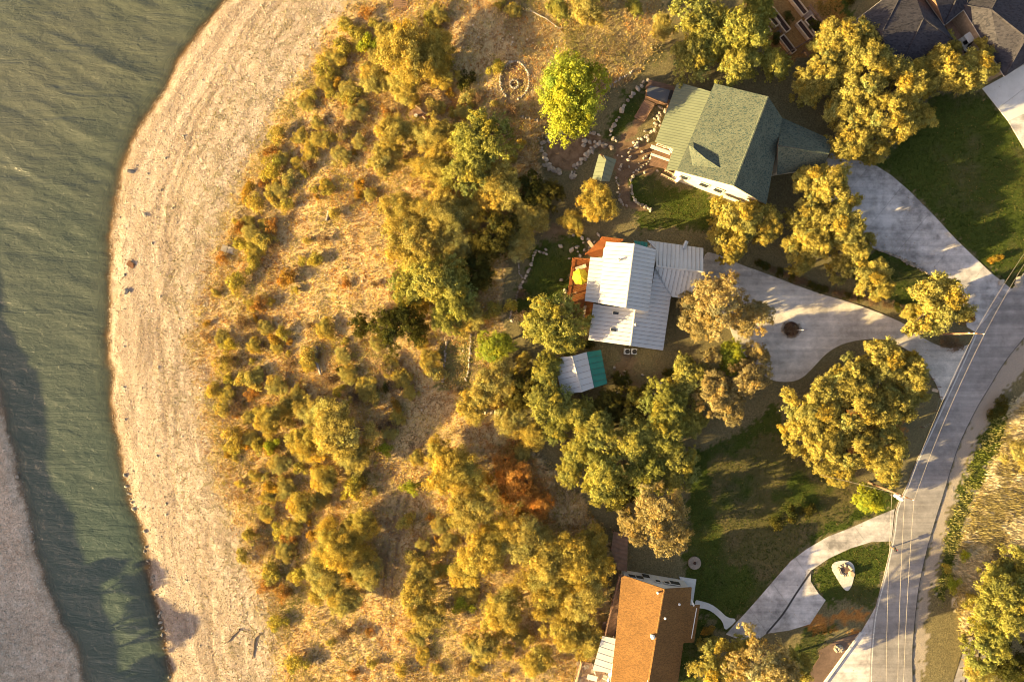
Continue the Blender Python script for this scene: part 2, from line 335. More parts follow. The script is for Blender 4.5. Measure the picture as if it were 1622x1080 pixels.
LAWNS = [[(1390,264),(1470,180),(1480,150),(1560,142),(1600,195),(1680,260),(1680,400),(1603,458),(1572,434),(1513,378),(1440,302)],
         [(1085,720),(1160,690),(1225,640),(1262,720),(1330,760),(1420,775),(1417,802),(1387,815),(1347,833),(1280,865),(1230,911),(1183,965),(1150,1002),(1095,965),(1085,880),(1090,800)],
         [(990,270),(1030,282),(1070,292),(1165,326),(1125,370),(1010,362),(1000,335)],
         [(845,395),(880,372),(930,372),(925,405),(905,420),(900,470),(870,500),(815,510),(825,460)],
         [(1285,903),(1347,868),(1412,857),(1400,913),(1388,958),(1308,950),(1284,920)],
         [(1385,396),(1430,414),(1490,440),(1470,500),(1400,470),(1340,430)],
         [(1290,0),(1350,-10),(1350,30),(1320,45)],[(960,215),(985,165),(1010,135),(1025,140),(1018,170),(990,200),(975,222)],
         [(1060,1030),(1110,980),(1130,1000),(1110,1090),(1065,1090)],
         [(1280,1000),(1330,985),(1300,1030),(1280,1085),(1220,1090)]]
GREENSTRIP = [(1562,672),(1580,642),(1600,640),(1592,690),(1560,760),(1530,830),(1512,900),(1494,960),(1482,930),(1500,840),(1530,745)]
STRAW = [(1600,640),(1760,560),(1760,900),(1590,880),(1560,1000),(1520,1010),(1510,900),(1530,830),(1560,760),(1592,690)]
LEAFP = [[(765,725),(835,715),(875,760),(870,825),(820,840),(775,800)],[(700,150),(760,165),(760,200),(705,200)],[(690,300),(750,295),(740,330),(690,330)],[(1300,640),(1420,640),(1440,700),(1330,720)],[(1260,985),(1375,960),(1365,998),(1290,1010)],[(760,700),(830,690),(830,720),(770,725)]]
DIRTP = [[(790,112),(805,100),(825,98),(838,112),(838,135),(830,152),(815,162),(800,160),(790,145)],[(600,700),(660,680),(640,860),(620,1090),(595,1090),(605,860)],[(990,560),(1060,575),(1050,610),(960,640)],[(800,370),(850,360),(905,360),(870,390)]]
SCRUBP = [(520,-40),(700,-40),(880,-40),(1060,-60),(1060,60),(1010,120),(960,150),(930,200),(860,215),(850,280),(870,350),(800,420),(790,520),(800,600),(830,700),(900,760),(960,840),(960,1000),(900,1110),(330,1110),(200,1110),(100,-40)]

def axis(lo, hi, step, far):
    a = list(np.arange(lo, hi+1e-6, step)); s = step; x = hi
    while x < far: s *= 1.35; x += s; a.append(x)
    s = step; x = lo
    while x > -far: s *= 1.35; x -= s; a.insert(0, x)
    return np.array(a)
def grid_mesh(name, X, Y, Z, sel, mat, attrs, vsel=None):
    ny, nx = X.shape; idx = np.arange(nx*ny).reshape(ny, nx)
    F = np.stack([idx[:-1,:-1], idx[:-1,1:], idx[1:,1:], idx[1:,:-1]], -1).reshape(-1, 4)[sel]
    used, inv = np.unique(F, return_inverse=True); F = inv.reshape(-1, 4)
    V = np.stack([X.ravel()[used], Y.ravel()[used], Z.ravel()[used]], 1).astype(np.float32)
    me = bpy.data.meshes.new(name); me.vertices.add(len(V)); me.vertices.foreach_set('co', V.ravel())
    me.loops.add(F.size); me.loops.foreach_set('vertex_index', F.astype(np.int32).ravel())
    me.polygons.add(len(F)); me.polygons.foreach_set('loop_start', np.arange(0, F.size, 4, dtype=np.int32))
    me.polygons.foreach_set('use_smooth', np.ones(len(F), bool))
    for k, a in attrs.items():
        at = me.attributes.new(k, 'FLOAT', 'POINT'); at.data.foreach_set('value', a.ravel()[used].astype(np.float32))
    me.materials.append(mat); me.update(calc_edges=True)
    o = bpy.data.objects.new(name, me); COL.objects.link(o); o['kind'] = 'structure'; BASE[o.name] = np.zeros(3); return o
gx = axis(-92, 92, .38, 2600); gy = axis(-64, 64, .38, 2600)
X, Y = np.meshgrid(gx, gy); Z = zt(X, Y)
PX = 811+10*X*CAMZ/(CAMZ-Z); PY = 540-10*Y*CAMZ/(CAMZ-Z)
jx = PX+(fbm(X, Y, 2.2, 30)-.5)*34+RNG.normal(0, 2, X.shape); jy = PY+(fbm(X, Y, 2.2, 40)-.5)*34+RNG.normal(0, 2, X.shape)
sx = PX+RNG.normal(0, 1.2, X.shape); sy = PY+RNG.normal(0, 1.2, X.shape)
D = X-np.interp(Y, SHY, SHX); DL = np.interp(Y, LBY, LBX)-X
edge = 17.5+(fbm(X, Y, 9, 50)-.5)*9+(fbm(X, Y, 1.6, 55)-.5)*5+np.interp(Y, [-60,-45,-20,0,30,60],[2.5,2.5,0,-2,6,7])
peb = np.clip((edge-D)/3.0+.5, 0, 1)*(D > -30)
sparse = np.clip((D-8)/9, 0, 1)*np.clip((fbm(X, Y, 1.1, 57)-.52)*7, 0, 1)*.6
bank = (DL > -12)*1.0*(D < 0); scrub = inpoly(jx, jy, SCRUBP)*1.0
scrub = np.maximum(scrub, (np.abs(Y) > 62)*(D > 15)*1.0)
lawn = np.zeros(X.shape)
for p in LAWNS: lawn = np.maximum(lawn, inpoly(jx, jy, p)*1.0)
lawn = np.maximum(lawn, inpoly(jx, jy, GREENSTRIP)*1.0); lawn = np.maximum(lawn, inpoly(jx, jy, [(790,-10),(1070,-40),(1060,95),(960,150),(850,115),(800,60)])*.38)
straw = inpoly(jx, jy, STRAW)*.9
leaf_sun = np.zeros(X.shape); dirt = np.zeros(X.shape)
for p in LEAFP: leaf_sun = np.maximum(leaf_sun, inpoly(jx, jy, p)*.75*np.clip((fbm(X, Y, 1.5, 65)-.36)*5, 0, 1))
for p in DIRTP: dirt = np.maximum(dirt, inpoly(jx, jy, p)*.7*np.clip((fbm(X, Y, 3, 66)-.38)*4, 0, 1))
for p in (PATIO1, PATIO2, PATH2, STAIRP, [(795,112),(805,104),(825,102),(835,112),(836,135),(828,150),(815,156),(802,152),(794,140)]): dirt = np.maximum(dirt, inpoly(sx, sy, p)*1.0)
for p in ([(1120,730),(1230,690),(1300,745),(1400,790),(1300,840),(1215,920),(1150,890),(1130,800)],): dirt = np.maximum(dirt, inpoly(jx, jy, p)*np.clip((fbm(X, Y, 6, 67)-.35)*3, 0, .34))
rl_ = np.array([(655,700),(640,760),(620,840),(608,920),(604,1000),(602,1090)], float); rx_ = np.interp(PY, rl_[:,1], rl_[:,0]); inr = (PY > 700)*(D > 20)
dirt = np.maximum(dirt, inr*.9*(np.exp(-((PX-rx_)/3.5)**2)+np.exp(-((PX-rx_-13)/3.5)**2)))
leaf_sun = np.maximum(leaf_sun, inpoly(jx, jy, [(1185,-10),(1335,-10),(1335,40),(1260,105),(1190,60)])*.5)  # orange sunlight on the garden-bed ground, painted in with the leaf colour
lawn = np.maximum(lawn, inpoly(jx, jy, [(705,535),(752,530),(745,615),(690,620)])*.8)
pave = np.zeros(X.shape, bool)
ROADP = ROAD_L+ROAD_R[::-1]; shldr = inpoly(PX+(fbm(X, Y, 1.5, 31)-.5)*22+RNG.normal(0,3,X.shape), PY, ROAD_R+SHO_R[::-1])*.85
for p in (ROADP, GRAVEL, DRIVE2, DRIVE3, DRIVE3B, CURVE, PAD, PULL, MULCH, PATH): pave |= inpoly(PX, PY, p)
wet = np.clip((WZ+.10-Z)/.16+.5, 0, 1)*(1-bank*.3)
amp = np.where(peb > .5, .03, .055)*np.where(lawn > .5, .35, 1)*(1-pave); amp = np.where(bank > .5, .03, amp)
fine = (np.abs(X) < 95)*(np.abs(Y) < 66)
Z = Z+fine*amp*(RNG.random(X.shape)+1.2*fbm(X, Y, 1.3, 60)-1.9)-.03*(Z > -.2)-.03*pave
# cobble ridges / wheel tracks run along the beach
trk = np.zeros(X.shape)
wob2 = (fbm(X*.0, Y, 14, 137)-.5)*5
for off, dep in ((8.2,.06),(9.9,.06)): trk += dep*np.exp(-((D-off-wob2)/.34)**2)
Z -= trk*fine*(peb > .4)
al_ = Y+.0*X; band = .5+(fbm(D*2.2+(fbm(X, Y, 18, 133)-.5)*14, al_*.16, 2.2, 130)-.5)*1.5+(vnoise(D*6, al_*.25, 2, 135)-.5)*.35-trk*6.0*(peb > .4)
band = np.where(bank > .5, .55+(fbm(X, Y, 4, 140)-.5)*.8, band)
att = dict(scrub=scrub*(1-peb), lawn=lawn, dirt=dirt, straw=straw, leaf=leaf_sun, pebble=np.clip(peb-sparse, 0, 1)*(1-bank), bank=bank, wet=wet, band=band, shldr=shldr)
fc = lambda A: A[:-1,:-1].ravel()
isbeach = fc(peb) > .5; isbank = fc(bank) > .5; islawn = (fc(lawn) > .5) & ~isbeach & ~isbank
isbeach &= ~isbank
grid_mesh('pebble_beach', X, Y, Z, isbeach, M['ground'], att)
grid_mesh('far_bank', X, Y, Z, isbank, M['ground'], att)
LAWN = grid_mesh('lawn', X, Y, Z, islawn, M['ground'], att)
GROUND = grid_mesh('hillside_ground', X, Y, Z, ~isbeach & ~isbank & ~islawn, M['ground'], att)
# water
wx = axis(-106, -38, .42, 900); wy = axis(-66, 66, .42, 2600); wx = wx[wx < 260]
WX, WY = np.meshgrid(wx, wy)
ca, sa = math.cos(R(24)), math.sin(R(24)); uu = WX*ca-WY*sa; vv = WX*sa+WY*ca
wav = (fbm(uu/4.5, vv, 3.0, 70)-.5)*.62*np.interp(WX-np.interp(WY, SHY, SHX), [-6,-1], [1,.25])*np.interp(WY, [-55,-5,30], [.25,.6,1])
dep = WZ-zt(WX, WY)
op = 1-np.exp(-np.clip(dep, 0, 9)/.26)
grid_mesh('lake_water', WX, WY, WZ+wav*(np.abs(WY) < 70), np.ones((len(wy)-1)*(len(wx)-1), bool), M['water'], dict(opaque=op, shade_grad=np.interp(WY, [-45,45], [0,1])))  # gradient along y puts the far bank's shading into the water colour

# ------------------------------------------------------------------ paving (z = 0 plateau)
def sheet(name, poly, z, mat, w=None):
    mb = MB(); mb.prism([P(x, y, z)[:2] for x, y in poly], z-.12, z); return struct(name, mb, mat)
def ribbon(name, L, Rr, z, mat, th=.1):
    mb = MB(); n = len(L)
    def dens(A): # smooth resample
        A = np.array(A, float); out = []
        for i in range(len(A)-1):
            p0 = A[max(i-1,0)]; p1 = A[i]; p2 = A[i+1]; p3 = A[min(i+2,len(A)-1)]
            for t in (0,.25,.5,.75): out.append(.5*((2*p1)+(-p0+p2)*t+(2*p0-5*p1+4*p2-p3)*t*t+(-p0+3*p1-3*p2+p3)*t**3))
        out.append(A[-1]); return out
    a = dens(L); b = dens(Rr)
    va = [P(x, y, z) for x, y in a]; vb = [P(x, y, z) for x, y in b]; k = len(va)
    mb.add(va+vb, [(i, k+i, k+i+1, i+1)[::-1] for i in range(k-1)])
    dn = [(0,0,th)]*1
    mb.add([p-[0,0,th] for p in va]+va, [(i, i+1, k+i+1, k+i) for i in range(k-1)]); mb.add([p-[0,0,th] for p in vb]+vb, [(i, k+i, k+i+1, i+1) for i in range(k-1)])
    return struct(name, mb, mat)
def smooth_poly(poly, it=2):
    for _ in range(it):
        q = []
        for i in range(len(poly)):
            a = poly[i]; b = poly[(i+1) % len(poly)]
            q += [(a[0]*.75+b[0]*.25, a[1]*.75+b[1]*.25), (a[0]*.25+b[0]*.75, a[1]*.25+b[1]*.75)]
        poly = q
    return poly
ribbon('asphalt_road', ROAD_L, ROAD_R, .034, M['asphalt'])
ER = [(x-.5, y) for x, y in ROAD_R]; ER2 = [(x+.4, y) for x, y in ROAD_R]
ribbon('road_edge_joint', ER, ER2, .040, M['crack'], .01)
ELA = [(x+2, y) for x, y in ROAD_L[4:]]; ELB = [(x+4.0, y) for x, y in ROAD_L[4:]]
ribbon('road_edge_line', ELA, ELB, .040, M['linepaint'], .004)
sheet('gravel_driveway', smooth_poly(GRAVEL), .018, M['gravel'])
sheet('side_road', PULL, .026, M['concrete'])
def slabs(name, strips, z, mat):
    root = sheet(name+'_base', sum([[]], strips[0]), z-.03, M['joint']) if False else None
def split_drive(name, poly, z, mat, p0, p1, n, across=None, gap=.03):
    """driveway of cast panels cut across the direction p0-p1 (pixels)"""
    base = bpy.data.objects.new(name, None); COL.objects.link(base); base['kind'] = 'structure'; BASE[base.name] = np.zeros(3)
    pts = [P(x, y, z) for x, y in poly]; a = P(*p0, z)[:2]; b = P(*p1, z)[:2]; u = (b-a)/np.linalg.norm(b-a); L = np.linalg.norm(b-a)
    cuts = [-1e3]+[L*i/n for i in range(1, n)]+[1e3]
    bm = bmesh.new(); k = 0
    for i in range(n):
        poly_c = clip(pts, a, u, cuts[i]+gap/2, cuts[i+1]-gap/2)
        if len(poly_c) > 2:
            mb = MB(); mb.prism([q[:2] for q in poly_c], z-.1, z+.003*(i % 2)); part('panel', mb, mat, base)
    return base
def clip(pts, a, u, lo, hi):
    def half(ps, s, c):
        out = []
        for i in range(len(ps)):
            p, q = ps[i], ps[(i+1) % len(ps)]; dp = s*np.dot(p[:len(a)]-a, u)-c; dq = s*np.dot(q[:len(a)]-a, u)-c
            if dp >= 0: out.append(p)
            if dp*dq < 0: out.append(p+(q-p)*(dp/(dp-dq)))
        return out
    r = half(pts, 1, lo)
    return half(r, -1, -hi) if len(r) > 2 else []
split_drive('concrete_driveway', DRIVE2, .03, M['concrete'], (1310,250), (1590,480), 6)
split_drive('new_concrete_driveway', DRIVE3, .04, M['newconcrete'], (1580,110), (1640,190), 2)
sheet('driveway_apron', DRIVE3B, .03, M['concrete'])
split_drive('curved_driveway', CURVE, .03, M['concrete'], (1416,830), (1160,1015), 6)
sheet('parking_pad', PAD, .022, M['concrete'])
ribbon('driveway_joint', [(1285,902),(1261,937),(1239,971),(1213,1002)], [(1287,904),(1263,939.5),(1241,973.5),(1215,1004)], .042, M['crack'], .01)
sheet('footpath', smooth_poly(PATH, 1), .035, M['newconcrete'])
sheet('mulch_bed', MULCH, .02, M['brownmulch'])

# ------------------------------------------------------------------ buildings
UNDER = {}
def nrm_up(p3):
    A, B, C = [P(*q) for q in p3]; n = np.cross(B-A, C-A); n /= np.linalg.norm(n); return n if n[2] > 0 else -n
def roof_panels(roof, p3, poly, u0, u1, width, mat, th=.05, rib=.07):
    """standing-seam panels: strips of width metres cut along pixel direction u0-u1 of the plane"""
    n = nrm_up(p3); pts = [ray_plane(x, y, p3) for x, y in poly]; a = ray_plane(*u0, p3); b = ray_plane(*u1, p3)
    UNDER.setdefault(roof.name, MB()).slab([q-n*.07 for q in pts], n, .06)
    u = (b-a)/np.linalg.norm(b-a); s = [np.dot(q-a, u) for q in pts]; lo, hi = min(s), max(s); k = max(1, round((hi-lo)/width)); w = (hi-lo)/k
    for i in range(k):
        c = clip(pts, a, u, lo+i*w+.02, lo+(i+1)*w-.02)
        if len(c) < 3: continue
        mb = MB(); mb.slab(c, n, th)
        if rib:
            r = clip(pts, a, u, lo+i*w+.02, lo+i*w+.09)
            if len(r) >= 3: mb.slab([q+n*th for q in r], n, rib)
        part('roof_panel', mb, mat, roof)
def roof_plane(roof, p3, poly, mat, th=.12, name='roof_slope'):
    n = nrm_up(p3); mb = MB(); mb.slab([ray_plane(x, y, p3) for x, y in poly], n, th)
    UNDER.setdefault(roof.name, MB()).slab([ray_plane(x, y, p3)-n*.07 for x, y in poly], n, .06); return part(name, mb, mat, roof)
def gable_walls(root, ends, mat, inset=.35, drop=.12, z0=-.4, name='wall', wins=True):
    """ends: two lists of (w, ridge, e) 3d points"""
    allp = np.array([p for e in ends for p in e]); c = allp.mean(0)
    mb = MB(); rings = []
    for e in ends:
        w, r, ee = [np.array(q) for q in e]
        d = []
        for q in (w, r, ee):
            v = (c-q)*[1,1,0]; L = np.linalg.norm(v)
            q2 = q+v/max(L,1e-6)*inset*1.3; q2[2] -= drop+ (0 if q is r else .02); d.append(q2)
        rings.append([np.array([d[0][0],d[0][1],z0]), np.array([d[2][0],d[2][1],z0]), d[2], d[1], d[0]])
    mb.add(rings[0]+rings[1], [(0,1,2,3,4),(9,8,7,6,5)]+[(i, 5+i, 5+(i+1)%5, (i+1)%5) for i in range(5)])
    part(name, mb, mat, root); cc = np.mean([q for r in rings for q in r], 0)
    for j in (0, 1) if wins else ():
        a, b = rings[0][j], rings[1][j]; al = (b-a)*[1,1,0]; L = np.linalg.norm(al); al /= L; out = np.array([al[1], -al[0], 0]); zt_ = min(rings[0][4-2*j][2], rings[1][4-2*j][2])
        if np.dot((a+b)/2-cc, out) < 0: out = -out
        for k in range(int(L/3.4)): window(root, a*[1,1,0]+al*L*(k+.5)/int(L/3.4)+[0,0,zt_-1.35]+out*.01, al, 1.1, 1.2, out, M['trim'], M['glass'])
    return rings
def flat_walls(root, poly, z, mat, inset=.3, z0=-.4, name='wall'):
    pts = [P(x, y, z) for x, y in poly]; c = np.mean(pts, 0); q = [p+(c-p)/np.linalg.norm(c-p)*inset for p in pts]
    mb = MB(); mb.prism([p[:2] for p in q], z0, z-.1); return part(name, mb, mat, root)
def ridge_cap(roof, a, b, mat, w=.3):
    a = np.array(a); b = np.array(b); mb = MB(); mb.tube(a+[0,0,.06], b+[0,0,.06], w/2, w/2, 6); part('ridge_cap', mb, mat, roof)
def window(root, c, along, w, h, out, frame, glass):
    """rectangle in a wall: c centre, along horizontal unit vector, out outward unit vector"""
    along = np.array(along); out = np.array(out); up = np.array([0,0,1.]); c = np.array(c)
    q = [c-along*w/2-up*h/2, c+along*w/2-up*h/2, c+along*w/2+up*h/2, c-along*w/2+up*h/2]
    big = [c+(p-c)*1.22 for p in q]
    f = part('window', MB().slab([p+out*.01 for p in big], out, .07), frame, root)
    part('pane', MB().slab([p+out*.085 for p in q], out, .02), glass, f)
def deck(root, poly, z, bdir, mat, z0=-.3, w=.2, name='deck_floor'):
    pts = [P(x, y, z) for x, y in poly]; a = P(*bdir[0], z)[:2]; b = P(*bdir[1], z)[:2]; u = (b-a)/np.linalg.norm(b-a)
    s = [np.dot(q[:2]-a, u) for q in pts]; lo, hi = min(s), max(s); k = int((hi-lo)/w)+1; mb = MB()
    for i in range(k):
        c = clip(pts, a, u, lo+i*w+.012, lo+(i+1)*w-.012)
        if len(c) > 2: mb.prism([q[:2] for q in c], z-.05-.008*(i % 3), z-.008*(i % 3))
    o = part(name, mb, mat, root)
    ce = np.mean(pts, 0)
    for p in pts:
        q = p+(ce-p)*.06; part('deck_post', MB().box((q[0], q[1], (z+z0)/2-.1), (.2,.2,z-z0-.2)), mat, root)
    return o
def railing(root, pts_px, z, mat, h=1.0, sp=1.6, base_z=None):
    for i in range(len(pts_px)-1):
        a = P(*pts_px[i], z); b = P(*pts_px[i+1], z); L = np.linalg.norm(b-a); n = max(1, round(L/sp)); d = (b-a)/L; mb = MB(); ang = math.atan2(d[1], d[0])
        m = (a+b)/2
        mb.box((m[0], m[1], z+h), (L+.1, .16, .06), ang); mb.box((m[0], m[1], z+.15), (L, .06, .06), ang)
        k = max(2, int(L/.28))
        for j in range(k):
            q = a+(b-a)*((j+.5)/k); mb.box((q[0], q[1], z+h/2+.05), (.05,.05,h-.2), ang)
        part('railing', mb, mat, root)
        for j in range(n+1):
            q = a+(b-a)*(j/n); part('post', MB().box((q[0], q[1], z+h/2), (.13,.13,h+.08), ang), mat, root)

# --- white metal-roofed house
H1 = thing('metal_roof_house', P(1000,465), 'white standing-seam metal-roofed house at centre, cross gables, beside gravel driveway', 'house')
rf = part('roof', MB().box(P(1000,440,5.0), (.2,.2,.2)), M['greymetal'], H1)
A1 = dict(nw=(960,383.3,5.9), nr=(1004.2,385.8,7.6), sr=(990.8,487.5,7.6), sw=(947.5,480,5.9), ne=(1039.2,395.8,5.7), se=(1026.7,494.2,5.7))
pw = [A1['nw'], A1['nr'], A1['sw']]; pe = [A1['nr'], A1['ne'], A1['sr']]
roof_panels(rf, pw, [A1[k][:2] for k in ('nw','nr','sr','sw')], (960,383), (947.5,480), .62, M['whitemetal'])
roof_panels(rf, pe, [A1[k][:2] for k in ('nr','ne','se','sr')], (1039,396), (1027,494), .62, M['whitemetal'])
ridge_cap(rf, P(*A1['nr']), P(*A1['sr']), M['whitemetal'])
gable_walls(H1, [[P(*A1['nw']),P(*A1['nr']),P(*A1['ne'])],[P(*A1['sw']),P(*A1['sr']),P(*A1['se'])]], M['whitewall'])
pc = [(956.5,408,4.6),(947.5,479,4.6),(926.2,476.7,4.0)]
roof_panels(rf, pc, [(935,407.5),(957.5,409),(948.5,480),(926.2,476.7)], (935,407), (926,477), .62, M['greymetal'])
# lower south gable
B1 = dict(nr=(1005.8,489,5.2), sr=(998.3,547.5,5.2))
pbw = [(1005.8,489,5.2),(998.3,547.5,5.2),(931.7,538.3,3.4)]; pbe = [(1005.8,489,5.2),(998.3,547.5,5.2),(1050,555,3.5)]
roof_panels(rf, pbw, [(940,481),(962,485),(1005.8,489),(998.3,547.5),(931.7,538.3)], (1005.8,489), (998.3,547.5), .62, M['whitemetal'])
roof_panels(rf, pbe, [(1005.8,489),(1026,490),(1037,427),(1062.5,468.3),(1050,555),(998.3,547.5)], (1005.8,489), (998.3,547.5), .62, M['whitemetal'])
ridge_cap(rf, P(1005.8,489,5.2), P(998.3,547.5,5.2), M['whitemetal'])
gable_walls(H1, [[P(940,481,3.4),P(1005.8,489,5.1),P(1060,480,3.5)],[P(931.7,538.3,3.4),P(998.3,547.5,5.1),P(1050,555,3.5)]], M['whitewall'])
# east wing
pdn = [(1039,421.7,5.0),(1114,430.8,5.0),(1114,393.3,3.4)]; pds = [(1039,421.7,5.0),(1114,430.8,5.0),(1108,476,3.3)]
roof_panels(rf, pdn, [(1025,380.8),(1114,393.3),(1114,430.8),(1039,421.7),(1039.5,396)], (1039,421.7), (1114,430.8), .62, M['greymetal'])
roof_panels(rf, pds, [(1037.5,423),(1114,430.8),(1108,476),(1064,470)], (1039,421.7), (1114,430.8), .62, M['greymetal'])
ridge_cap(rf, P(1039,421.7,5.0), P(1114,430.8,5.0), M['greymetal'])
gable_walls(H1, [[P(1027,384,3.4),P(1036,421.5,4.9),P(1062,468,3.3)],[P(1114,393.3,3.4),P(1114,430.8,4.9),P(1108,476,3.3)]], M['whitewall'])
ridge_cap(rf, ray_plane(1037,426,pbe), ray_plane(1062.5,468.3,pbe), M['steel'], .22)
roof_panels(rf, [(1003,382,4.6),(1026,384,4.6),(1026,394,4.9)], [(1004,381.5),(1025.5,384),(1025.5,393),(1006,388)], (1004,382), (1025,384), .6, M['greenmetal'])
for x, y in ((975,496),(971.5,522.5)):
    s = part('skylight', MB().box(ray_plane(x, y, pbw)+[0,0,.14], (1.0,.55,.22), R(-8)), M['trim'], rf)
    part('pane', MB().box(ray_plane(x, y, pbw)+[0,0,.27], (.84,.42,.06), R(-8)), M['glass'], s)
for x, y, p3 in ((979.5,412.5,pw),(1005.5,514,pbe)):
    q = ray_plane(x, y, p3); part('roof_vent', MB().cone(q, .13, .13, q[2]-.1, q[2]+.7, 8).cone(q, .24, .05, q[2]+.7, q[2]+.9, 8), M['steel'], rf)
q = ray_plane(1082,390,pdn); part('exhaust_duct', MB().tube(q+[0,-.4,.2], q+[.5,.7,.25], .3, .3, 10), M['steel'], rf)
for x in (990,1003,):
    pass
DZ = 1.6
deck(H1, [(907,410),(934,412),(926.5,477),(921,496),(896.5,484)], DZ, ((907,410),(897,484)), M['wood'])
deck(H1, [(928,476),(940,479),(934,512),(925,512)], DZ-.3, ((928,476),(925,512)), M['wood'], name='deck_floor')
deck(H1, [(953,377),(985,382),(960,404),(940,408),(927,402)], DZ-.2, ((953,377),(927,402)), M['wood'])
railing(H1, [(934,412),(907,410),(896.5,484),(921,496)], DZ, M['wood'])
railing(H1, [(985,381),(953,377)], DZ-.2, M['wood'])
mb = MB()
for i in range(7): q = P(937+i*2.1, 388+i*2.9, 1.2-.17*abs(3-i)*.4); mb.box(q, (.5,1.6,.06), R(40))
part('deck_steps', mb, M['palewood'], H1)
sd = MB(); sd.box(P(925.5,495,1.7), (.35,2.2,.1), R(-10)); part('bench_rail', sd, M['palewood'], H1)
for x in (992.5,1003.5):
    t = thing('air_conditioner', P(x, 552), 'grey box air conditioner, %s, against south wall of metal-roofed house' % ('left one of the pair' if x < 1000 else 'right one of the pair'), 'air conditioner', 'air conditioners by the metal-roofed house')
    part('housing', MB().box(P(x, 556.5, .45), (.9,.9,.9), R(-8)), M['steel'], t); part('fan_grille', MB().cone(P(x,556.5,0), .36, .36, .9, .94, 12), M['black'], t)
# umbrella and lounger on the deck
u = thing('patio_umbrella', P(917.5,440,DZ), 'bright yellow octagonal patio umbrella on the wooden deck', 'umbrella'); c = P(917.5,440,DZ)
part('pole', MB().cone(c, .03, .03, DZ, DZ+2.3, 8), M['steel'], u); part('base', MB().cone(c, .3, .25, DZ, DZ+.12, 12), M['steel'], u)
for i in range(8):
    a0, a1 = 2*math.pi*i/8+.2, 2*math.pi*(i+1)/8+.2; rr = 1.3
    v = [c+[0,0,2.35], c+[rr*math.cos(a0), rr*math.sin(a0), 1.75], c+[rr*math.cos(a1), rr*math.sin(a1), 1.75]]; mid = (v[1]+v[2])/2*.97+c*.03+[0,0,.02]; mid[2] = DZ+1.74
    part('canopy_panel', MB().add(v+[mid]+[q-[0,0,.02] for q in v+[mid]], [(0,1,3),(0,3,2),(5,4,7),(7,4,6),(1,5,7,3),(3,7,6,2)]), M['yellow'], u)
l = thing('deck_lounger', P(919,425,DZ), 'cream deck lounger above the yellow umbrella', 'lounger'); c = P(919.5,424,DZ); ln = R(18)
part('seat', MB().box(c+[-.15,-.05,.35], (1.3,.55,.12), ln), M['creamfab'], l); part('backrest', MB().box(c+[.62,.2,.55], (.35,.55,.4), ln), M['creamfab'], l)
for sx2, sy2 in ((-.6,-.3),(.4,.25),(-.7,.1),(.5,-.05)): part('leg', MB().box(c+[sx2,sy2,.15], (.06,.06,.3), ln), M['palewood'], l)
t = thing('plant_pot', P(915.5,527), 'round terracotta pot with dark soil beside the deck of the metal-roofed house', 'pot'); c = P(915.5,527)
part('pot', MB().cone(c, .25, .38, 0, .6, 12), M['ceramic'], t); part('soil', MB().cone(c, .3, .3, .6, .62, 12), M['soil'], t)

# --- small shed
S1 = thing('garden_shed', P(918,590), 'small shed with white metal gable roof and dark green lean-to', 'shed')
rf = part('roof', MB().box(P(912,592,3.0), (.2,.2,.2)), M['whitemetal'], S1)
psw = [(876.7,566.7,2.5),(905.8,564,3.4),(921.7,620.8,3.4)]; psm = [(905.8,564,3.4),(921.7,620.8,3.4),(940.8,614,2.9)]; psg = [(929,557.5,2.8),(940.8,614,2.8),(961.7,607.5,2.3)]
roof_panels(rf, psw, [(876.7,566.7),(905.8,564),(921.7,620.8),(890,624)], (905.8,564), (921.7,620.8), .9, M['whitemetal'], rib=.04)
roof_panels(rf, psm, [(905.8,564),(929,557.5),(940.8,614),(921.7,620.8)], (905.8,564), (921.7,620.8), .9, M['whitemetal'], rib=.03)
roof_panels(rf, psg, [(929.3,557.5),(951.7,554),(961.7,607.5),(941,614)], (929,557.5), (940.8,614), .9, M['greenmetal'], rib=.03)
ridge_cap(rf, P(905.8,564,3.45), P(921.7,620.8,3.45), M['whitemetal'], .2)
flat_walls(S1, [(878,567),(928,558),(940,614),(892,622)], 2.5, M['whitewall'])
for x, y in ((950.5,556),(960,606)): part('post', MB().box(P(x,y,1.1), (.14,.14,2.3)), M['cedar'], S1)

# --- green-roofed house
H2 = thing('green_roof_house', P(1150,225), 'large house with grey-green shingle roof and sage metal porch roof', 'house')
rf = part('roof', MB().box(P(1160,225,6.5), (.2,.2,.2)), M['greenshingle'], H2)
HE, HR = 5.5, 8.9
g = dict(nw=(1131.8,133,HE), nr=(1216,153.6,HR), sr=(1161.6,294.2,HR-.4), sw=(1072.2,270.7,HE), ne=(1238.2,187.7,HE), se=(1212.7,324,HE))
pgw = [g['nw'],g['sw'],(1189,224,HR-.2)]; 
g['nr'] = (*g['nr'][:2], ray_plane(*g['nr'][:2], pgw)[2]); g['sr'] = (*g['sr'][:2], ray_plane(*g['sr'][:2], pgw)[2]); pge = [g['nr'],g['sr'],(1226,255,HE)]
roof_plane(rf, pgw, [g[k][:2] for k in ('nw','nr','sr','sw')], M['greenshingle'])
roof_plane(rf, pge, [g[k][:2] for k in ('nr','ne','se','sr')], M['greenshingle'])
ridge_cap(rf, ray_plane(*g['nr'][:2], pgw), ray_plane(*g['sr'][:2], pgw), M['greenshingle'], .35)
gable_walls(H2, [[P(*g['nw']),P(*g['nr']),ray_plane(*g['ne'][:2],pge)],[P(*g['sw']),P(*g['sr']),ray_plane(*g['se'][:2],pge)]], M['stucco'], inset=.3, drop=.25)
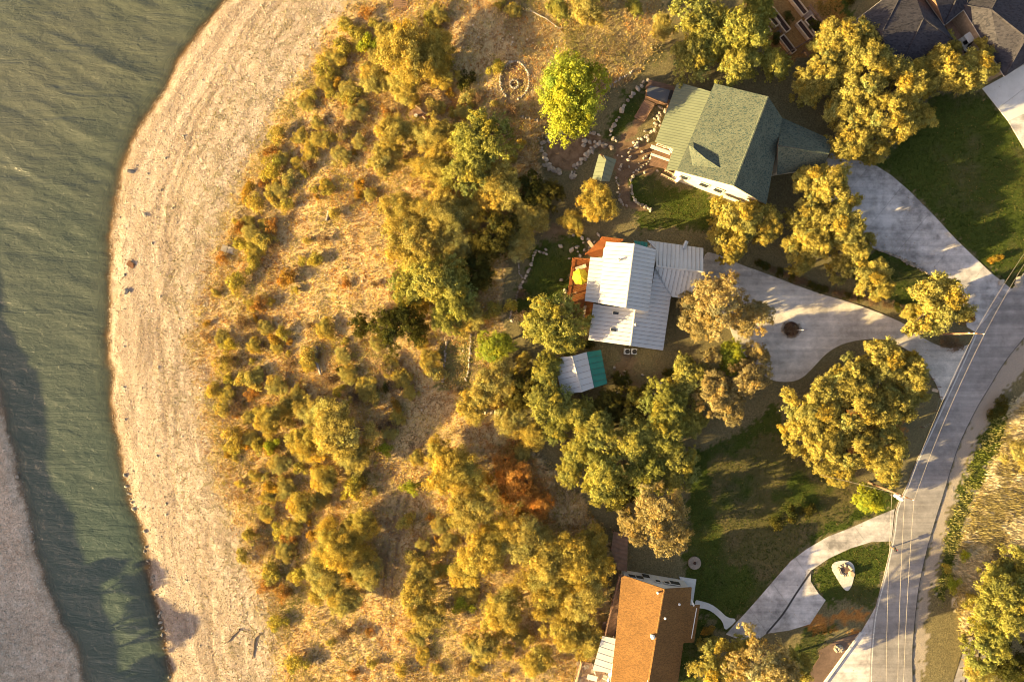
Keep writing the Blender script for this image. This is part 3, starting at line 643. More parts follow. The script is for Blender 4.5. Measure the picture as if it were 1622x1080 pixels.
# wedge-shaped saddle on the west slope
mb = MB(); ff = lambda X_, Y_, h=0: ray_plane(1020+X_/4.697, 110+Y_/4.697, pgw)+np.array([0,0,h+.13])
mb.add([ff(330,565,.02), ff(365,545,.02), ff(548,655,.02), ff(565,735,.02), ff(440,680,1.15), ff(360,720,.02), ff(360,600,.75)], [(0,6,1),(1,6,4,2),(2,4,3),(0,5,6),(6,5,4),(5,3,4)]); part('roof_saddle', mb, M['greenshingle'], rf)
# porch roof, sage metal
pgp = [(1131,135,5.3),(1071,272,5.3),(1037.5,225,3.3)]
roof_panels(rf, pgp, [(1073.2,130.2),(1129,146.5),(1074,270.5),(1055.1,269.7),(1066.8,235.6),(1037.5,225)], (1073,130), (1037.5,225), .42, M['sagemetal'], rib=.05)
flat_walls(H2, [(1078,135),(1126,150),(1076,268),(1046,226)], 3.2, M['stucco'], 1.0)
# garage wing
pwn = [(1238,187.7,3.6),(1320.2,224,3.6),(1312,243,5.4)]; pws = [(1230.8,274,3.6),(1304,263,3.6),(1312,243,5.4)]
roof_plane(rf, pwn, [(1238,187.7),(1320.2,224),(1312.5,243),(1232,231)], M['greenshingle'])
roof_plane(rf, pws, [(1232,231),(1312.5,243),(1304,264),(1230.8,276)], M['greenshingle'])
ridge_cap(rf, ray_plane(1236,231.5,pwn), ray_plane(1312.5,243,pwn), M['greenshingle'], .3)
gable_walls(H2, [[P(1238,189,3.6),P(1234,231,5.2),P(1231,273,3.6)],[P(1320,224,3.6),P(1312.5,243,5.2),P(1304,264,3.6)]], M['stucco'])
for x0, x1, y in ((1080,1096,0),(1115,1127,0),(1138,1150,0)):
    a = P(*g['sw']); b = P(*g['se']); t0 = (x0-1072)/(1213-1072); t1 = (x1-1072)/(1213-1072)
    al = (b-a)/np.linalg.norm(b-a); out = np.array([al[1], -al[0], 0]); out = out if out[1] < 0 else -out
    pm = a+(b-a)*((t0+t1)/2); window(H2, (pm[0]-out[0]*.18, pm[1]-out[1]*.18, 3.3), al, 1.3, 1.4, out, M['trim'], M['glass'])
al = P(*g['sw'])
deck(H2, [(1040,228),(1066,236),(1055,268),(1028,262)], 2.0, ((1040,228),(1028,262)), M['cedar'])
railing(H2, [(1040,230),(1064,238)], 2.0, M['trim'])
for i in range(2):
    a = P(1031+i*0, 232+i*12, 2.9-i*.3); b = P(1062, 243+i*12, 2.9-i*.3); L = np.linalg.norm(b-a)
    part('pergola_beam', MB().box((a+b)/2, (L,.5-.2*i,.2), math.atan2(b[1]-a[1], b[0]-a[0])), M['trim'], H2)
railing(H2, [(1052,272),(1076,284),(1070,290),(1046,278)], 1.0, M['palewood'])
part('porch_gable', MB().slab([P(1078,273,2.9),P(1085,276,3.0),P(1073,289,2.4),P(1068,287,2.4)], np.array([0,0,1.]), .12), M['trim'], H2)
# spa deck and stairs
SP = thing('spa_deck', P(1042,150), 'brown octagonal timber deck with stairs beside green-roofed house', 'deck')
deck(SP, [(1024,135),(1031,127),(1066,136),(1070,141),(1060,168),(1040,164),(1022,156)], 1.0, ((1024,135),(1031,160)), M['cedar'], w=.25)
for i in range(9):
    q = P(1029-i*2.0, 163+i*3.1, 1.0-i*.11); part('stair_tread', MB().box(q, (1.6,.38,.06), R(-25)), M['cedar'], SP)
for sx2 in (-.85,.85):
    a = P(1029,163,.95)+[sx2*.9,sx2*-.42,0]; b = P(1013,189,.1)+[sx2*.9,sx2*-.42,0]; part('stringer', MB().tube(a, b, .07, .07, 4), M['cedar'], SP)
SPA = thing('covered_spa', P(1044,149,1.0), 'dark grey covered spa pool sunk in brown timber deck', 'spa')
mb = MB(); mb.prism([P(x,y,1.2)[:2] for x, y in ((1023,143),(1029,134.5),(1062,142),(1064,147),(1058,165.5),(1052,164),(1025,153))], 1.0, 1.28); part('shell', mb, M['cedar'], SPA)
mb = MB(); mb.prism([P(x,y,1.35)[:2] for x, y in ((1024.5,143.5),(1030,136),(1060,143),(1062,148),(1056,163.5),(1052,162),(1026,152))], 1.28, 1.42); part('cover', mb, M['spa'], SPA)
part('cover_lifter', MB().box(P(1062,151,1.5), (.5,1.5,.25), R(-15)), M['black'], SPA)
# green gazebo roof
GZ = thing('garden_gazebo', P(957,266), 'small gazebo with sage green metal gable roof amid stone patio', 'gazebo')
rf = part('roof', MB().box(P(957,266,3.0), (.2,.2,.2)), M['sagemetal'], GZ)
gw = [(949,244,2.6),(938,284,2.6),(956,268,3.5)]; ge = [(976,253,2.6),(965,287,2.6),(956,268,3.5)]
roof_panels(rf, gw, [(949,244),(960,254),(952.5,287),(938,284)], (949,244), (938,284), .7, M['sagemetal'], rib=.04)
roof_panels(rf, ge, [(955,246),(976,253),(965,288),(952.5,287),(960,254)], (976,253), (965,287), .7, M['sagemetal'], rib=.04)
for x, y in ((951,248),(973,255),(963,284),(941,281)): part('post', MB().box(P(x,y,1.2), (.18,.18,2.7)), M['cedar'], GZ)

# --- brown-roofed house
H3 = thing('brown_roof_house', P(1040,1000), 'house with warm brown shingle gable roof at bottom of view', 'house')
rf = part('roof', MB().box(P(1035,1000,4.0), (.2,.2,.2)), M['brownshingle'], H3)
e3 = 4.0; r3 = 6.0
pbw3 = [(986,912,e3),(968,1072,e3),(1052,932,r3)]; pbe3 = [(1052,932,r3),(1026.4,1080,r3),(1095,929.5,e3)]
roof_plane(rf, pbw3, [(990,911),(1052.1,931.9),(1024,1094),(1022,1110),(964,1110),(975,1012),(984.3,914)], M['brownshingle'])
roof_plane(rf, pbe3, [(1052.1,931.9),(1095,929.5),(1092.6,958.4),(1108.2,957.2),(1098.6,1016.2),(1081.8,1017.4),(1069,1110),(1022,1110)], M['brownshingle'])
ridge_cap(rf, ray_plane(1052.1,931.9,pbw3), ray_plane(1022,1108,pbw3), M['brownshingle'], .3)
W3 = gable_walls(H3, [[P(990,912,e3),P(1052,932,r3),P(1096,930,e3)],[P(964,1110,e3),P(1022,1110,r3),P(1070,1110,e3)]], M['whitewall'], inset=.3)
flat_walls(H3, [(1080,962),(1106,960),(1097,1014),(1078,1015)], 3.6, M['whitewall'], .3)
na, nb = W3[0][4], W3[0][2]; al = (nb-na)*[1,1,0]; Ln = np.linalg.norm(al); al /= Ln; out = np.array([-al[1], al[0], 0]); out = out if out[1] > 0 else -out
for f, w, z, hh in ((.12,1.0,2.6,1.2),(.24,1.1,2.6,1.3),(.36,1.1,1.4,1.6),(.52,.7,2.9,.8),(.66,.7,2.9,.8),(.8,1.5,2.4,1.4)):
    window(H3, na*[1,1,0]+al*Ln*f+[0,0,z]+out*.02, al, w, hh, out, M['trim'], M['glass'])
for x, y, p3 in ((1041,937,pbw3),(1075,955,pbe3),(1052.5,977,pbe3)):
    q = ray_plane(x, y, p3); part('roof_vent', MB().cone(q, .12, .12, q[2], q[2]+.5, 8).cone(q, .2, .1, q[2]+.5, q[2]+.62, 8), M['white'], rf)
q = ray_plane(1033,1006,pbw3); part('chimney_cap', MB().box(q+[0,0,.3], (.5,.45,.7), R(-10)).cone(q, .35, .1, q[2]+.62, q[2]+.85, 8), M['white'], rf)
part('gutter_end', MB().box(P(1096.5,953.5,3.7), (.25,1.2,.2), R(25)), M['trim'], H3)
part('patio_slab', MB().prism([P(x,y,.06)[:2] for x, y in ((1076,913),(1103,917),(1098,952),(1092,952))], -.1, .06), M['newconcrete'], H3)
roof_panels(rf, [(954,1006.6,3.2),(976.6,1011,3.4),(967.4,1065.5,3.4)], [(954,1006.6),(976.6,1011),(967.4,1065.5),(938.5,1060.7)], (954,1006.6), (938.5,1060.7), .9, M['whitemetal'], rib=.04)
for x, y in ((955,1009),(941,1059)): part('post', MB().box(P(x,y,1.5), (.15,.15,3.2)), M['trim'], H3)
deck(H3, [(981,908),(991,911),(975,1008),(958,1004),(970,950)], 2.2, ((981,908),(962,1000)), M['cedar'])
railing(H3, [(980,910),(969,952),(957,1003)], 2.2, M['cedar'])
for i in range(10): part('stair_tread', MB().box(P(962-i*.75, 985+i*2.2, 2.0-i*.2), (1.3,.3,.06), R(8)), M['cedar'], H3)
deck(H3, [(972,842),(995,845),(993,905),(978,902),(968,870)], 1.6, ((972,842),(978,902)), M['cedar'])
part('awning', MB().slab([P(996,1076,3.6),P(1024,1078,3.6),P(1022,1100,3.4),P(994,1100,3.4)], np.array([0,0,1.]), .1), M['whitemetal'], H3)
PT = struct('stone_terrace', MB().prism([P(x,y,.1)[:2] for x, y in ((916,1046),(938,1050),(937,1062),(968,1068),(966,1100),(905,1100))], -.3, .1), M['patio'])
for i in range(26):
    x = random.uniform(914,964); y = random.uniform(1050,1084); q = P(x,y,.1); n = random.randint(5,7); rr = random.uniform(.35,.6)
    part('flagstone', MB().prism([(q[0]+rr*random.uniform(.7,1)*math.cos(2*math.pi*k/n), q[1]+rr*random.uniform(.7,1)*math.sin(2*math.pi*k/n)) for k in range(n)], .05, .105+.0006*i), random.choice([M['stone'],M['darkstone'],M['patio']]), PT)
railing(H3, [(920,1046),(908,1090)], .1, M['palewood'])
t = thing('terrace_table', P(938,1073), 'pale outdoor table on stone terrace below white patio cover', 'table')
part('top', MB().box(P(938,1073,.8), (1.6,.8,.06), R(-15)), M['trim'], t)
for dx, dy in ((-.6,-.3),(.6,-.3),(-.6,.3),(.6,.3)): part('leg', MB().box(P(938,1073,.4)+[dx,dy,0], (.06,.06,.75)), M['trim'], t)
t = thing('terrace_chair', P(958,1072), 'pale terrace chair right of the outdoor table', 'chair')
part('seat', MB().box(P(958,1072,.45), (.6,.6,.1), R(-15)), M['trim'], t); part('backrest', MB().box(P(958,1074.5,.8), (.6,.08,.6), R(-15)), M['trim'], t)
for dx, dy in ((-.22,-.22),(.22,-.22),(-.22,.22),(.22,.22)): part('leg', MB().box(P(958,1072,.2)+[dx,dy,0], (.05,.05,.4)), M['trim'], t)

# --- slate-roofed house
H4 = thing('slate_roof_house', P(1460,40), 'sprawling house with dark slate shingle hip roofs at top right corner', 'house')
rf = part('roof', MB().box(P(1460,20,5.0), (.2,.2,.2)), M['slateshingle'], H4)
def hip(poly, ridge, ze, zr, walls):
    """poly: four eave corner pixels (a,b,c,d), ridge: two pixels joining a/b end and c/d end"""
    a, b, c, d = [(*q, ze) for q in poly]; r0, r1 = [(*q, zr) for q in ridge]
    A, B, C_, D_ = [P(*q) for q in (a, b, c, d)]; R0, R1 = P(*r0), P(*r1)
    for tri in ((A,B,R0),(B,C_,R1,R0),(C_,D_,R1),(D_,A,R0,R1)):
        n = np.cross(tri[1]-tri[0], tri[2]-tri[0]); n = n/np.linalg.norm(n); n = n if n[2] > 0 else -n
        part('roof_slope', MB().slab(list(tri), n, .1), M['slateshingle'], rf); UNDER.setdefault(rf.name, MB()).slab([q-n*.07 for q in tri], n, .06)
    for s, e in ((R0,R1),(A,R0),(B,R0),(C_,R1),(D_,R1)): part('ridge_cap', MB().tube(s+[0,0,.1], e+[0,0,.1], .12, .12, 5), M['slateshingle'], rf)
    mb = MB(); pts = [A,B,C_,D_]
    for i in range(4):
        p, q = pts[i], pts[(i+1)%4]; mb.tube(p-[0,0,.02], q-[0,0,.02], .09, .09, 4)
    part('gutter', mb, M['trim'], rf); flat_walls(H4, poly, ze, walls, .5)
hip([(1349,38),(1440,-32),(1512,66),(1418,124)], [(1398,50),(1462,30)], 3.6, 6.2, M['stonewall'])
hip([(1440,-40),(1560,-110),(1530,12),(1496,40)], [(1475,-20),(1545,-70)], 3.6, 6.4, M['stonewall'])
hip([(1522,8),(1604,-50),(1680,62),(1591,121)], [(1570,16),(1625,60)], 3.6, 6.0, M['stonewall'])
part('garage_wall', MB().slab([P(1567,104,0),P(1590,119,0),P(1590,119,2.9),P(1567,104,2.9)], np.array([-.5,-.8,0]), .1), M['stonewall'], H4)
part('entry_floor', MB().prism([P(x,y,.1)[:2] for x, y in ((1496,38),(1522,10),(1566,85),(1530,100))], -.1, .1), M['patio'], H4)
# small utility cart by the entry
CT = thing('utility_cart', P(1528,72), 'small white utility cart half hidden under oak by slate-roofed house', 'cart'); ang = R(-58); c = P(1528,74)
fx = np.array([math.cos(ang), math.sin(ang), 0]); fy = np.array([-fx[1], fx[0], 0])
part('body', MB().box(c+[0,0,.6], (2.9,1.35,.4), ang).box(c-fx*1.1+[0,0,.9], (.7,1.3,.3), ang), M['white'], CT)
part('canopy', MB().box(c-fx*.75+[0,0,1.95], (1.5,1.45,.1), ang).box(c-fx*.75+[0,0,2.03], (1.2,1.2,.08), ang), M['white'], CT)
part('windscreen', MB().slab([c+fx*.35+fy*.6+[0,0,.85], c+fx*.35-fy*.6+[0,0,.85], c-fx*.05-fy*.6+[0,0,1.9], c-fx*.05+fy*.6+[0,0,1.9]], fx, .03), M['glass'], CT)
part('cargo_bed', MB().box(c+fx*.95+[0,0,.85], (.95,1.0,.12), ang), M['black'], CT)
part('seat', MB().box(c-fx*.45+[0,0,.95], (.6,1.2,.25), ang), M['black'], CT)
for a_ in (-.95,.95):
    for b_ in (-.65,.65): q = c+fx*a_+fy*b_; part('wheel', MB().tube(q+[0,0,.3]-fy*.1, q+[0,0,.3]+fy*.1, .3, .3, 12), M['black'], CT)
for a_ in (-1.4,.0):
    for b_ in (-.6,.6): q = c+fx*a_+fy*b_; part('canopy_post', MB().tube(q+[0,0,.8], q+[0,0,1.95], .03, .03, 5), M['white'], CT)
t = thing('flower_pot', P(1522,44), 'dark pot of red flowers in the slate house entry', 'flower pot'); c = P(1522,44)
part('pot', MB().cone(c, .3, .42, .1, .8, 10), M['black'], t)
mb = MB()
for i in range(40):
    q = c+[random.gauss(0,.3), random.gauss(0,.3), .95+random.random()*.3]; mb.box(q, (.14,.14,.05), random.random()*3)
part('flowers', mb, M['red'], t)

# --- raised garden beds
def rpx(cx, cy, L, W, ang, z=0): # rectangle of pixels along ang
    a = R(ang); return [(cx+dx*math.cos(a)-dy*math.sin(a), cy+dx*math.sin(a)+dy*math.cos(a)) for dx, dy in ((-L/2,-W/2),(L/2,-W/2),(L/2,W/2),(-L/2,W/2))]
BEDS = [(1217,20,50,9,'longest raised bed, nearest the oaks at left'),(1231,26,58,9,'long raised bed right beside the longest one'),(1207,36,38,8,'leftmost short raised bed under oak branches'),(1248,70,32,9,'lowest raised bed with dark soil'),(1276,48,34,9,'narrow raised bed in the middle of garden'),(1290,40,30,14,'widest raised bed, full of leafy plants'),(1266,8,34,9,'topmost raised bed at the photo edge')]
for i, (x, y, L, W, lb) in enumerate(BEDS):
    t = thing('raised_bed', P(x, y), 'timber '+lb+', upper right garden', 'raised bed', 'raised garden beds'); ang = 52
    rc = rpx(x, y, L, W, ang); part('soil', MB().prism([P(a_,b_,.4)[:2] for a_, b_ in rpx(x,y,L-1.5,W-1.5,ang)], -.2, .4), M['soil'], t)
    for k in range(4):
        a = P(*rc[k], .6); b = P(*rc[(k+1)%4], .6); Lk = np.linalg.norm(b-a); m = (a+b)/2
        part('plank', MB().box((m[0],m[1],.28), (Lk+.1,.12+.01*k,.75+.004*k), math.atan2(b[1]-a[1], b[0]-a[0])), M['palewood'], t)
t = thing('garden_fence', P(1255,95), 'low timber fence edging the raised garden beds', 'fence')
for a, b in (((1238,90),(1325,38)),((1282,10),(1305,40)),((1236,88),(1248,100)),((1272,82),(1292,96))):
    A_, B_ = P(*a, .6), P(*b, .6); L = np.linalg.norm(B_-A_); m = (A_+B_)/2; an = math.atan2(B_[1]-A_[1], B_[0]-A_[0])
    for zz in (.35,.7,1.0): part('rail', MB().box((m[0],m[1],zz), (L,.07,.13), an), M['cedar'], t)
    for k in range(int(L/2)+2): q = A_+(B_-A_)*(k/(int(L/2)+1)); part('post', MB().box((q[0],q[1],.55), (.14,.14,1.2), an), M['cedar'], t)
struct('garden_path', MB().prism([P(x,y,.01)[:2] for x, y in ((1272,26),(1284,14),(1290,24),(1280,34))], -.1, .01).prism([P(x,y,.01)[:2] for x, y in ((1230,50),(1246,40),(1250,46),(1232,54))], -.1, .01), M['patio'])
# ------------------------------------------------------------------ stones, walls, fire pit
ROCKS = []
for i in range(7):
    bm = bmesh.new(); bmesh.ops.create_icosphere(bm, subdivisions=1, radius=.5)
    for v in bm.verts:
        v.co *= random.uniform(.75,1.15); v.co.x *= 1.15; v.co.z *= .72
    me = bpy.data.meshes.new('stone'); bm.to_mesh(me); bm.free(); me.materials.append(M['stone'] if i < 5 else M['darkstone']); ROCKS.append(me)
def stone(parent, p, s, name='stone', sink=.1):
    o = bpy.data.objects.new(name, random.choice(ROCKS)); COL.objects.link(o); o.parent = parent
    b = BASE[parent.name] if parent else np.zeros(3)
    o.location = (p[0]-b[0], p[1]-b[1], p[2]-b[2]+s*.5*(.5-sink)); o.rotation_euler = (random.uniform(-.3,.3), random.uniform(-.3,.3), random.random()*6.28)
    o.scale = (s*random.uniform(.8,1.25), s*random.uniform(.75,1.1), s*random.uniform(.7,1.1)); return o
def stone_wall(name, px, s, label, jit=2.0, dbl=False, lift=0, cat='stone wall'):
    root = thing(name, Pg(*px[0]), label, cat); d = 0
    for i in range(len(px)-1):
        a = np.array(px[i], float); b = np.array(px[i+1], float); L = np.linalg.norm(b-a); n = max(1, int(round(L/(s*8.2))))
        for k in range(n):
            q = a+(b-a)*((k+random.uniform(.2,.8))/n)
            for r_ in range(2 if dbl else 1):
                qq = q+np.array([random.gauss(0,1), random.gauss(0,1)])*jit*(1+r_); w = Pg(qq[0], qq[1]); w[2] += lift*random.random(); stone(root, w, s*random.uniform(.6,1.3))
    return root
stone_wall('stone_wall', [(1028,126),(1012,140),(999,153),(988,168),(982.6,182.6),(976,194),(968,205),(964,214),(973,221.5),(981,224)], .85, 'curving wall of large pale boulders below the covered spa', .8)
stone_wall('stone_wall', [(1003,113),(985,124),(968,136),(949,149)], .55, 'thin pale stone row crossing dry grass above the boulder wall', .6)
stone_wall('stone_wall', [(905,207),(925,209),(951,214)], .75, 'stone edging along the top of the stone patio', .8)
stone_wall('stone_wall', [(892,208),(875,212),(862,223),(857,238),(862,250),(866,262),(877,271.5),(890,275)], .8, 'rounded stone border on the left of the dirt patio', 1.2, True)
stone_wall('stone_wall', [(925,223),(940,227),(955,231),(970,236)], .9, 'thick band of white boulders above green gazebo', 1.4, True)
stone_wall('stone_wall', [(945,231),(929,243.7),(919.6,256.7),(910,268),(908.5,284)], .7, 'stone edging left of the green gazebo', 1.2, True)
stone_wall('stone_wall', [(1036,246),(1025,257),(1014,268),(1003,272),(999,293),(1003,315),(1018,327),(1033,333)], .6, 'stone border between flagged path and small lawn', 1.0)
stone_wall('stone_wall', [(975,280),(980,300),(982,318),(992,330)], .55, 'stone edging left of lower garden path', 1.2)
stone_wall('stone_wall', [(1050,165),(1046,182),(1038,200),(1030,215),(1010,222),(1000,228)], .6, 'stone bed edge along porch of green-roofed house', 2.0, True)
stone_wall('stone_wall', [(822,186),(840,188),(855,190)], .6, 'short pale stone row left of bright lime tree', .8)
stone_wall('stone_wall', [(867,403),(858,400),(848,397),(844,410),(840,423),(835,433),(830,443),(825,453),(820,463),(816,477),(812,490),(807,502),(815,512)], .5, 'thin pale retaining wall left of metal-roofed house', .3, False, .3)
stone_wall('stone_wall', [(821,412),(822,424),(822,433),(829,440)], .4, 'short spur of retaining wall, left of the longer wall', .3)
stone_wall('stone_wall', [(746,527),(745,545),(743,570),(741,595),(738,605)], .45, 'straight pale stone terrace edge left of round lime bush', .7)
stone_wall('stone_wall', [(707,541),(705,560),(703,585),(701,607)], .45, 'straight stone terrace edge, left of the two parallel edges', .7)
stone_wall('stone_wall', [(728,652),(745,651),(758,650),(775,652),(795,654)], .75, 'row of white stones in dry grass below terraces', 1.0)
stone_wall('stone_wall', [(1428,411),(1445,419),(1462,430),(1478,438)], .5, 'white stone edging beside concrete driveway of green-roofed house', .8)
stone_wall('stone_wall', [(1385,394),(1405,400),(1428,409),(1455,420)], .4, 'reddish low border along driveway beside oak lawn', .5)
def ring(name, cx, cy, rx, ry, s, label, cat, gap=None, n=None, open_=(0,0)):
    root = thing(name, Pg(cx, cy), label, cat); n = n or int(2*math.pi*(rx+ry)/2/(s*8.6))
    for k in range(n):
        t = 2*math.pi*k/n; deg = math.degrees(t)
        if open_[0] < deg < open_[1]: continue
        w = Pg(cx+rx*math.cos(t), cy+ry*math.sin(t)); stone(root, w, s*random.uniform(.8,1.2))
    return root
ring('stone_ring', 815, 128, 23, 30, .45, 'large oval ring of stones round the fire pit', 'stone ring', open_=(85,125))
fp = ring('fire_pit', 814.5, 133.5, 6.5, 6.5, .42, 'small round stone fire pit inside oval stone ring', 'fire pit', n=14)
part('ash_bed', MB().prism([(Pg(814.5,133.5)[0]+.5*math.cos(k*.7), Pg(814.5,133.5)[1]+.5*math.sin(k*.7)) for k in range(9)], Pg(814.5,133.5)[2]-.3, Pg(814.5,133.5)[2]+.05), M['soil'], fp)
# loose rocks
def rock(px, py, s, label, group): o = stone(None, Pg(px, py), s, 'rock'); o.data = random.choice(ROCKS[:5]); return hide_prop(o, label, 'rock', group)
for i in range(46):
    y = random.uniform(60, 1060); x = np.interp(y, [p[1] for p in SH], [p[0] for p in SH])+random.choice([random.uniform(8,60), random.uniform(20,120)])
    rock(x, y, random.uniform(.3,.55), 'pale limestone rock lying on the pebble beach', 'rocks on the beach').location.z -= .09
for x, y, s, lb in ((208,272,1.1,'flat white rock on upper beach near waterline'),(230,341,1.0,'white rock on beach level with upper shrubs'),(201,461,1.3,'large white slab rock on beach near waterline'),(28,755,.9,'pale round boulder on the shaded far bank'),(1585,447,1.2,'small white boulder on lawn edge by road'),(1612,446,1.9,'large white boulder beside road at right edge')): rock(x, y, s, lb, None).scale.z *= .4
for i in range(26):
    y = random.uniform(735, 1078); x = np.interp(y, [p[1] for p in SH], [p[0] for p in SH])+random.uniform(-3,5); rock(x, y, random.uniform(.35,.8), 'pale ledge rock at the lower beach waterline', 'ledge rocks at the waterline')
for i in range(22): rock(random.gauss(905,16), random.gauss(425,28), random.uniform(.4,.9), 'pale garden stone in shade left of wooden deck', 'garden stones left of the deck')
for i in range(24): rock(random.uniform(955,1070), random.uniform(575,625), random.uniform(.35,.8), 'pale stone on shaded ground between house and shed', 'stones between house and shed')
for i in range(10): rock(random.gauss(936,8), random.gauss(388,6), random.uniform(.4,.8), 'whitish stone by upper deck steps', 'stones by the upper deck steps')
for i in range(20): rock(random.uniform(975,1045), random.uniform(232,275), random.uniform(.3,.7), 'stone set in flagged patio right of gazebo', 'stones on the flagged patio')
# ------------------------------------------------------------------ small things
t = thing('beach_slab', Pg(366,397), 'pale rectangular concrete slab at upper beach edge', 'slab'); q = Pg(366,397)
for k in range(3): part('plank', MB().box(q+[-1.0+k*1.02, .33-k*.33, .2], (1.0,1.1,.18), R(-18)), M['stone'], t)
t = single('rusty_plate', MB().box(Pg(208,419)+[0,0,.12], (1.3,.9,.08), R(-35)).box(Pg(209,418)+[0,0,.2], (.8,.5,.1), R(-20)), M['rust'], 'dark rusty plate lying on beach near waterline', 'plate')
def log(name, pts, r, label, cat='log', mat='greywood', twigs=0):
    mb = MB(); P3 = [Pg(*p)+[0,0,r*.8] for p in pts]
    for i in range(len(P3)-1): mb.tube(P3[i], P3[i+1], r*(1-.6*i/len(P3)), r*(1-.6*(i+1)/len(P3)), 7)
    for k in range(twigs):
        a = random.choice(P3); an = random.random()*6.28; L = random.uniform(.8,1.8); mb.tube(a, a+[L*math.cos(an), L*math.sin(an), .25], r*.35, .02, 5)
    return single(name, mb, M[mat], label, cat)
log('fallen_log', [(500,549),(502,560),(501,572),(505,582),(509,593)], .35, 'grey fallen log on golden hillside, upright in the photo')
log('driftwood', [(380,996),(371,1004),(362,1015),(356,1018)], .16, 'dark forked driftwood, left of two branches on lower beach', 'driftwood', 'bark', 4)
log('driftwood', [(412,1003),(404,1010),(403,1025),(400,1042)], .14, 'dark thin driftwood, right of two branches on lower beach', 'driftwood', 'bark', 3)
log('fallen_log', [(522,335),(518,350)], .3, 'short pale grey log in upper clearing')
log('fallen_branch', [(452,640),(460,620),(468,605)], .13, 'pale dead branch among rust shrubs on slope', 'branch', twigs=4)
log('fallen_branch', [(735,130),(740,150),(738,175),(742,185)], .1, 'pale dead branch standing in rust grass left of fire pit', 'branch', twigs=3)
log('fallen_branch', [(450,705),(470,708),(485,722)], .12, 'dark bare branch in lower left scrub', 'branch', 'bark', 5)
log('fallen_branch', [(845,20),(865,30),(885,45)], .12, 'bare grey branch pile at top of dry clearing', 'branch', twigs=8)
t = thing('timber_platform', Pg(668,186), 'dark sunken timber platform with railing in scrub', 'platform'); q = Pg(668,186); an = R(-40)
part('floor', MB().box(q+[-.9,.4,.25], (2.2,1.8,.1), R(35)), M['cedar'], t); part('box', MB().box(q+[1.2,-.3,.5], (1.9,.9,.6), an), M['palewood'], t)
part('lid', MB().box(q+[1.2,-.3,.83], (1.7,.7,.05), an), M['wood'], t)
for k in range(3): part('rail', MB().box(q+[-.1+k*.2,.9-k*.1,.9], (2.2,.08,.1), an), M['palewood'], t)
single('white_bucket', MB().cone(Pg(660,186), .22, .28, Pg(660,186)[2], Pg(660,186)[2]+.9, 10), M['white'], 'white bucket on dark timber platform', 'bucket')
t = thing('timber_stack', Pg(635,8), 'stack of weathered boards at top edge of the clearing', 'boards')
for k in range(6): part('plank', MB().box(Pg(635,8)+[0,-.8+k*.32,.15+.02*k], (2.2+.2*(k%3),.24,.08), R(-15+k*2)), M['cedar'], t)
# planter with flagpole in gravel turnaround
t = ring('round_planter', 1253, 521, 14, 13, .5, 'round stone-edged planter with flagpole in gravel turnaround', 'planter', n=26, open_=(250,330)); c = P(1253,521)
part('soil', MB().prism([(c[0]+1.25*math.cos(k*.524), c[1]+1.2*math.sin(k*.524)) for k in range(12)], -.1, .12), M['soil'], t)
part('flagpole', MB().cone(P(1260,523), .04, .03, 0, 3.0, 6), M['white'], t); part('flag', MB().slab([P(1260,523)+[0,0,2.3], P(1260,523)+[.7,.05,2.25], P(1260,523)+[.7,.05,2.75], P(1260,523)+[0,0,2.9]], np.array([0,1.,0]), .02), M['red'], t)
# white gravel bed with boulder ring and stump
sheet('white_gravel_bed', smooth_poly([(1313,893),(1338,885.5),(1354,893),(1353,913),(1349,929),(1341,938),(1329,922)], 2), .03, M['whitegravel'])
t = ring('stone_well', 1338, 902, 10, 8, .65, 'ring of grey-brown boulders on the white gravel bed', 'stone ring', n=16)
part('mulch', MB().prism([(P(1337,902)[0]+.9*math.cos(k*.6), P(1337,902)[1]+.7*math.sin(k*.6)) for k in range(10)], -.1, .2), M['brownmulch'], t)
single('tree_stump', MB().cone(P(1347,907), .55, .42, 0, .7, 12).cone(P(1347,907), .34, .3, .7, .74, 12), M['palewood'], 'pale cut tree stump beside boulders on white gravel', 'stump')
t = ring('stone_mound', 1328, 1026, 5, 4, .7, 'small mound of white stones on brown mulch by side road', 'stone mound', n=9); stone(t, P(1328,1026), .8)
a, b = P(1364,1001,.1), P(1305,1082,.1); single('concrete_curb', MB().box((a+b)/2, (np.linalg.norm(b-a),.32,.3), math.atan2(b[1]-a[1], b[0]-a[0])), M['newconcrete'], 'straight white concrete curb between mulch bed and side road', 'curb')
t = thing('stone_table', P(1100,891), 'round grey stone slab with dark centre on shaded lawn', 'stone table'); c = P(1100,891)
part('slab', MB().cone(c, 1.05, 1.0, 0, .22, 20), M['darkstone'], t); part('centre', MB().cone(c, .25, .2, .22, .4, 10), M['soil'], t)
# mailbox
t = thing('mailbox', P(1411,866), 'roadside mailbox on dark post where curved driveway meets road', 'mailbox'); c = P(1411,866)
part('post', MB().box(c+[0,0,.55], (.14,.14,1.15)), M['cedar'], t); part('box', MB().box(c+[0,0,1.22], (.28,.62,.2), R(15)).tube(c+[-.08,.3,1.32], c+[.08,-.3,1.32], .14, .14, 10), M['black'], t); part('flag', MB().box(c+[.18,0,1.45], (.03,.2,.12)), M['red'], t)
